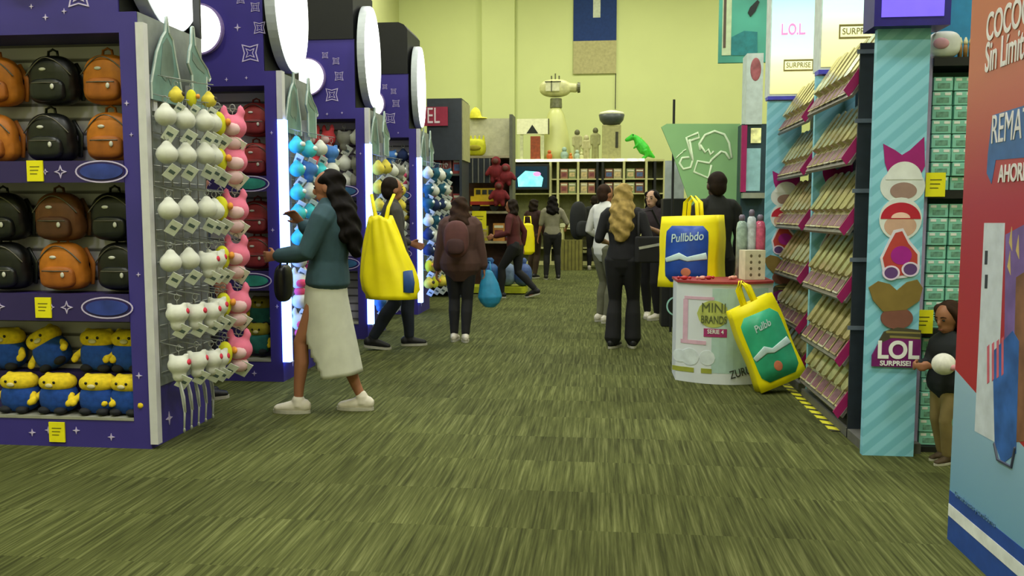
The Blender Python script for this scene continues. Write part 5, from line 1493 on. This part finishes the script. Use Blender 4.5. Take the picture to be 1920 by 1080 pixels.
b = MB(); b.box(-.6, 1.2, 0, .6, .86, .92); obj('table_top', b, CRM, t)
b = MB(); b.box(-.4, 1.0, .25, .6, .92, 1.12); obj('riser', b, CRM, t)
b = MB(); b.box(-.55, 1.15, .05, .55, 0, .86); obj('table_body', b, mat('table olive', (104, 108, 70), .7), t)
# ------------------------------------------------------------------- people
HB = lambda n, c: mat('hair ' + n, c, .75, var=.35, scale=18, bump=.2, spec=.12)
H_BLACK, H_BROWN, H_BLOND, H_DARK = HB('black', (15, 11, 10)), HB('brown', (48, 32, 22)), HB('blond', (150, 128, 74)), HB('dark', (34, 26, 20))
C = lambda n, c, v=.15: mat('cloth ' + n, c, .85, var=v, scale=9, bump=.15)
SW = mat('shoe white', (206, 200, 184), .6, var=.08)
SB = mat('shoe black', (22, 22, 24), .6)
SK, SKP = SKIN(), SKIN_P()

def midi_skirt(root, T, S, s, m):
    b = MB(); nz, na = 26, 56
    vs = []; fs = []; keep = []
    for i in range(nz + 1):
        k = i / nz; z = 1.0 - .745 * k
        r = [(.0, .132, .100), (.15, .168, .122), (.3, .172, .13), (.6, .172, .15), (1, .178, .178)]
        for (k0, a0, b0), (k1, a1, b1) in zip(r, r[1:]):
            if k0 <= k <= k1:
                u = (k - k0) / (k1 - k0); rx, ry = a0 + (a1 - a0) * u, b0 + (b1 - b0) * u
        cyy = .012 - .07 * max(0, k - .3)
        for j in range(na):
            a = 2 * PI * j / na                      # 0 = forward, quarter turn = her left
            ripple = 1 + .02 * math.sin(a * 7 + 3 * k) * k
            fw = math.cos(a)
            vs.append(S(-rx * ripple * math.sin(a), cyy + ry * ripple * fw * (1 + .35 * k * max(0, fw)), z - .02 * k * fw))
    for i in range(nz):
        k = (i + .5) / nz
        for j in range(na):
            a = math.degrees(2 * PI * (j + .5) / na); a = a - 360 if a > 180 else a
            w = max(0, (k - .48)) / .52
            if w > 0 and (18 - 62 * w ** .7) < a < (18 + 62 * w ** .75):
                continue
            fs.append((i * na + j, i * na + (j + 1) % na, (i + 1) * na + (j + 1) % na, (i + 1) * na + j))
    b.add(vs, fs)
    o = obj('skirt', b, m, root, True); md = o.modifiers.new('sol', 'SOLIDIFY'); md.thickness = .008; md.offset = 0
    b = MB(); b.tube([(S(0, .012, 1.015), .134 * s, .102 * s), (S(0, .012, .985), .139 * s, .106 * s)], seg=28, cap=False); obj('waistband', b, mat('skirt band', (150, 150, 130), .8), root, True)

# the woman in the long skirt
w1, inf = person('person with long black hair in a dark denim jacket and pale grey slit skirt, walking', (-1.81, 5.50), PI / 2, 1.64,
    ((-.07, .20), (.06, -.20)), ((-.13, .30, 1.06), (.13, .22, 1.27)), C('denim teal', (46, 72, 82)), mat('skirt grey', (186, 188, 172), .85, var=.06, scale=12, bump=.1), H_BLACK, SW,
    puff=.018, lean=(0, -.03), drop=.025, toes=(0, 0), vox=.006, hairstyle='long', hair_len=.34, headtilt=-.12, skirt=midi_skirt, heel=(0, .0), poles=((-.6, -1, -.6), (.6, -1, -.6)), bulk=1.02)
t = thing('handbag', 'small black handbag hanging in front of the pale grey skirt', 'handbag', (-2.15, 5.58, .86))
b = MB(); b.ell((0, 0, .0), (.05, .10, .13), 16, 10, p=.7); baked('bag_body', b, mat('bag leather', (20, 20, 24), .4), t, .01, 2)
b = MB(); b.tube([(V((0, -.07, .1)), .008), (V((.02, -.04, .22)), .008), (V((.02, .04, .22)), .008), (V((0, .07, .1)), .008)], seg=6); obj('handle', b, mat('bag leather', (20, 20, 24), .4), t, True)

# the man with the yellow sack
m1, inf = person('person in a dark grey jacket and navy jeans carrying a big yellow sack', (-2.06, 8.22), -PI / 2 + .35, 1.70,
    ((-.09, .17), (.09, -.2)), ((-.2, .2, 1.0), (.2, .12, .84)), C('charcoal', (62, 60, 58)), C('navy jeans', (26, 32, 46)), H_DARK, SB, vox=.009, headyaw=.3, heel=(0, .03), drop=.02)
t = thing('yellow_sack', 'big bulging yellow bag slung behind the person in the dark grey jacket', 'shopping bag', (W(732, 560, 7.85).x, 7.86, W(732, 560, 7.85).z))
hh = W(720, 410, 7.85).z - W(732, 562, 7.85).z
b = MB()
n = 18; m_ = 64; vs = []; fs = []
for i in range(n + 1):
    k = i / n
    wd = .275 * (1 - .62 * max(0, k - .25) ** 1.1 / .75 ** 1.1) * (1 if k > .08 else .9)
    dp = .13 * (1 - .6 * k) + .02
    for j in range(m_):
        a = 2 * PI * j / m_
        rr = 1 + .05 * math.sin(5 * a + 6 * k) * (.4 + k) + .055 * math.sin(11 * a + 2 + 2.5 * k) * (.3 + k)
        vs.append((wd * rr * math.cos(a) - .02 - .07 * k + .03 * (1 - k), dp * rr * math.sin(a), hh * k * (1 + .03 * math.sin(3 * a))))
for i in range(n):
    for j in range(m_): fs.append((i * m_ + j, i * m_ + (j + 1) % m_, (i + 1) * m_ + (j + 1) % m_, (i + 1) * m_ + j))
fs.append(tuple(range(m_ - 1, -1, -1))); fs.append(tuple(range(n * m_, (n + 1) * m_)))
b.add(vs, fs); obj('bag_body', b, BYEL, t, True)
b = MB(); b.tube([(V((.2, -.12, .07)), .05, .004), (V((.205, -.118, .16)), .055, .004), (V((.19, -.10, .27)), .045, .004)], seg=10); pn = obj('bag_print', b, mat('sack print blue', (40, 74, 130), .4), t, True); pn['label'] = 'blue printed panel near the bag edge'
for x_, xt in ((-.12, -.20), (-.03, .02)):
    b = MB(); b.tube([(V((x_, -.02, hh - .03)), .022, .006), (V((x_ * .6 + xt * .4, .0, hh + .1)), .018, .005), (V((xt, .1, hh + .22)), .016, .005)], seg=8); obj('bag_strap', b, BYEL, t, True)

# the girl with the jacket
g1, inf = person('person with brown hair in a maroon brown jacket and black trousers, seen from behind', (-1.46, 8.72), .05, 1.50,
    ((-.075, .0), (.06, -.06)), ((-.27, .05, .83), (.26, .04, .85)), C('maroon brown', (74, 50, 44)), C('black trousers', (20, 20, 22)), H_BROWN, SW, vox=.009, hairstyle='long', hair_len=.2, puff=.03, bulk=1.2, hem=.86, toes=(.1, -.2))
t = thing('rucksack', 'brown rucksack on the back of the person in the maroon jacket', 'rucksack', (-1.46, 8.475, .90))
b = MB(); b.ell((0, 0, .17), (.13, .07, .19), 16, 12, p=.8); baked('bag_body', b, C('rucksack brown', (86, 52, 50)), t, .01, 2)
b = MB(); b.ell((0, -.06, .1), (.09, .03, .08), 14, 8, p=.7); obj('front_pocket', b, C('rucksack dark', (64, 40, 40)), t, True)
t = thing('carrier_bag', 'pale blue carrier bag held beside the person in the maroon jacket', 'carrier bag', (-1.16, 8.78, .40))
b = MB(); b.tube([(V((0, 0, .0)), .10, .06), (V((0, 0, .06)), .13, .08), (V((-.01, 0, .2)), .10, .06), (V((-.02, 0, .32)), .05, .03)], seg=14); baked('bag_body', b, mat('carrier blue', (40, 130, 170), .5, var=.15), t, .01, 2)
b = MB(); b.tube([(V((-.05, 0, .32)), .008), (V((-.045, 0, .43)), .006), (V((-.0, 0, .43)), .006), (V((.01, 0, .32)), .008)], seg=6); obj('handle', b, mat('carrier blue', (40, 130, 170), .5), t, True)

# the walker in dark red
person('person in a dark red top striding past the lime platform', (W(968, 555, 13.4).x, 13.35), PI / 2 - .2, 1.60,
    ((-.09, .22), (.09, -.30)), ((-.26, .28, 1.0), (.22, -.05, .84)), C('dark red', (72, 22, 24)), C('black trousers', (20, 20, 22)), H_DARK, SB, vox=.011, hairstyle='bob', heel=(0, .06), drop=.05, lean=(0, .06))
person('person in a grey top and black trousers standing by the far tables', (-1.0, 17.15), .15, 1.68,
    ((-.12, .02), (.12, .0)), ((-.27, .08, .85), (.3, .22, 1.02)), C('grey top', (128, 124, 106)), C('black trousers', (20, 20, 22)), H_BLACK, SB, vox=.012, hairstyle='long', hair_len=.12, sleeve='short', curl=.5)
person('person in a dark maroon top beside the one in the grey top', (W(1000, 520, 17.6).x, 17.6), -.5, 1.62,
    ((-.1, .02), (.1, -.1)), ((-.25, .1, .85), (.26, .05, .84)), C('dark maroon', (48, 24, 26)), C('brown trousers', (60, 44, 32)), H_DARK, SB, vox=.012, hairstyle='bob')
t = thing('tote_bag', 'yellow tote bag beside the person in the dark maroon top', 'tote bag', (W(990, 460, 17.3).x, 17.25, .55))
b = MB(); b.tube([(V((0, 0, 0)), .15, .07), (V((0, 0, .3)), .14, .06), (V((0, 0, .55)), .11, .04)], seg=12); baked('bag_body', b, BYEL, t, .014, 2)
b = MB(); b.tube([(V((-.08, 0, .55)), .012), (V((-.07, .03, .72)), .012), (V((.05, .03, .72)), .012), (V((.07, 0, .55)), .012)], seg=6); obj('handle', b, BYEL, t, True)
# the talking group
person('person in a white shirt and olive grey trousers beside the blond shopper', (.02, 10.44), -.9, 1.68,
    ((-.09, .02), (.09, -.02)), ((-.22, .18, 1.02), (.22, .16, 1.02)), C('white shirt', (206, 206, 200), .05), C('olive trousers', (92, 92, 72)), H_BROWN, SW, vox=.01, sleeve='wrist', hem=.86)
t = thing('rucksack', 'black rucksack beside the person in the white shirt', 'rucksack', (-.30, 10.66, 1.0), .8)
b = MB(); b.ell((0, 0, .24), (.12, .08, .24), 16, 12, p=.8); baked('bag_body', b, C('rucksack black', (24, 26, 24)), t, .012, 2)
b = MB(); b.ell((0, -.075, .14), (.1, .035, .1), 14, 8, p=.7); obj('front_pocket', b, C('rucksack pocket', (34, 36, 34)), t, True)
person('person in dark clothes walking far behind the white shirted shopper', (-.2, 20.2), 0, 1.74,
    ((-.1, .1), (.1, -.12)), ((-.27, .06, .84), (.27, .06, .84)), C('dark coat', (28, 30, 28)), C('black trousers', (20, 20, 22)), H_DARK, SW, vox=.013)
person('person with long blond hair in black flared trousers, seen from behind', (.2, 8.46), -.25, 1.62,
    ((-.085, -.04), (.10, .05)), ((-.2, .22, 1.05), (.25, .2, 1.0)), C('black top', (22, 22, 26)), C('black flares', (16, 16, 18)), H_BLOND, SB, vox=.009, hairstyle='long', hair_len=.32, flare=.035, skin=SKP, sleeve='short', toes=(.2, -.3), neckline=C('wine collar', (84, 24, 36)))
t = thing('shoulder_bag', 'black shoulder bag with a silver strip on the blond shopper', 'shoulder bag', (.47, 8.25, .86), .2)
b = MB(); b.rbox(-.16, .16, -.05, .05, 0, .25, .03, 4); obj('bag_body', b, C('bag black', (22, 22, 24)), t, bevel=.015)
b = MB(); b.box(-.11, .11, -.054, -.05, .15, .175, Matrix.Rotation(-.18, 4, 'Y')); obj('silver_strip', b, mat('silver strip', (170, 174, 180), .3, metal=.4), t)
b = MB(); b.tube([(V((-.13, 0, .24)), .012, .003), (V((-.12, .05, .48)), .012, .003), (V((.02, .09, .50)), .012, .003), (V((.13, 0, .24)), .012, .003)], seg=6); obj('strap', b, C('bag black', (22, 22, 24)), t, True)
person('person with dark hair facing the blond shopper, pale bare arm raised', (.62, 10.80), PI - .55, 1.62,
    ((-.09, .0), (.12, -.12)), ((-.12, .3, 1.18), (.24, .12, .9)), C('dark vest', (40, 30, 36)), C('black trousers', (20, 20, 22)), H_BLACK, SW, vox=.01, hairstyle='bob', skin=SKP, sleeve='short', toes=(.3, -.4))
person('person in black with short hair standing behind the white counter', (W(1343, 400, 7.85).x, 7.85), .3, 1.70,
    ((-.1, 0), (.1, 0)), ((-.25, .14, .9), (.25, .12, .88)), C('black jersey', (24, 26, 24)), C('black trousers', (20, 20, 22)), H_DARK, SB, vox=.009, hairstyle='short', skin=mat('skin dark', (70, 48, 38), .55))
# the child and the one hidden behind the kiosk
person('person, a small child in a dark dress and khaki leggings holding a white ball', (1.835, 4.715), PI / 2 + .5, .80,
    ((-.09, .06), (.07, -.05)), ((-.09, .34, 1.10), (.09, .34, 1.10)), C('dark dress', (22, 26, 30)), C('khaki leggings', (120, 104, 66)), H_BROWN, mat('boot brown', (66, 52, 34), .7), vox=.007, hairstyle='bob', head_scale=1.55, bulk=1.35, hem=.82, headtilt=-.25)
t = thing('plush_ball', 'fluffy white ball held by the small child', 'ball', (1.735, 4.505, .565))
b = MB(); b.ell((0, 0, 0), (.058, .058, .056), 18, 12); baked('ball', b, mat('ball white', (216, 214, 206), .9, var=.1, bump=.4, scale=50), t, .006, 1)
b = MB(); b.ell((.03, -.05, -.01), (.02, .012, .016), 10, 8); obj('ball_patch', b, mat('ball pink', (200, 140, 150), .9), t, True)
person('person in black mostly hidden behind the backpack kiosk, one shoe showing', (-2.90, 5.80), -.9, 1.68,
    ((-.09, .0), (.1, .02)), ((-.26, .08, .85), (.2, .1, .86)), C('dark coat', (28, 30, 28)), C('black trousers', (20, 20, 22)), H_DARK, SB, vox=.011)
for o in list(bpy.data.objects):
    if o.parent is None and o.type == 'EMPTY' and not o.children:
        bpy.data.objects.remove(o)
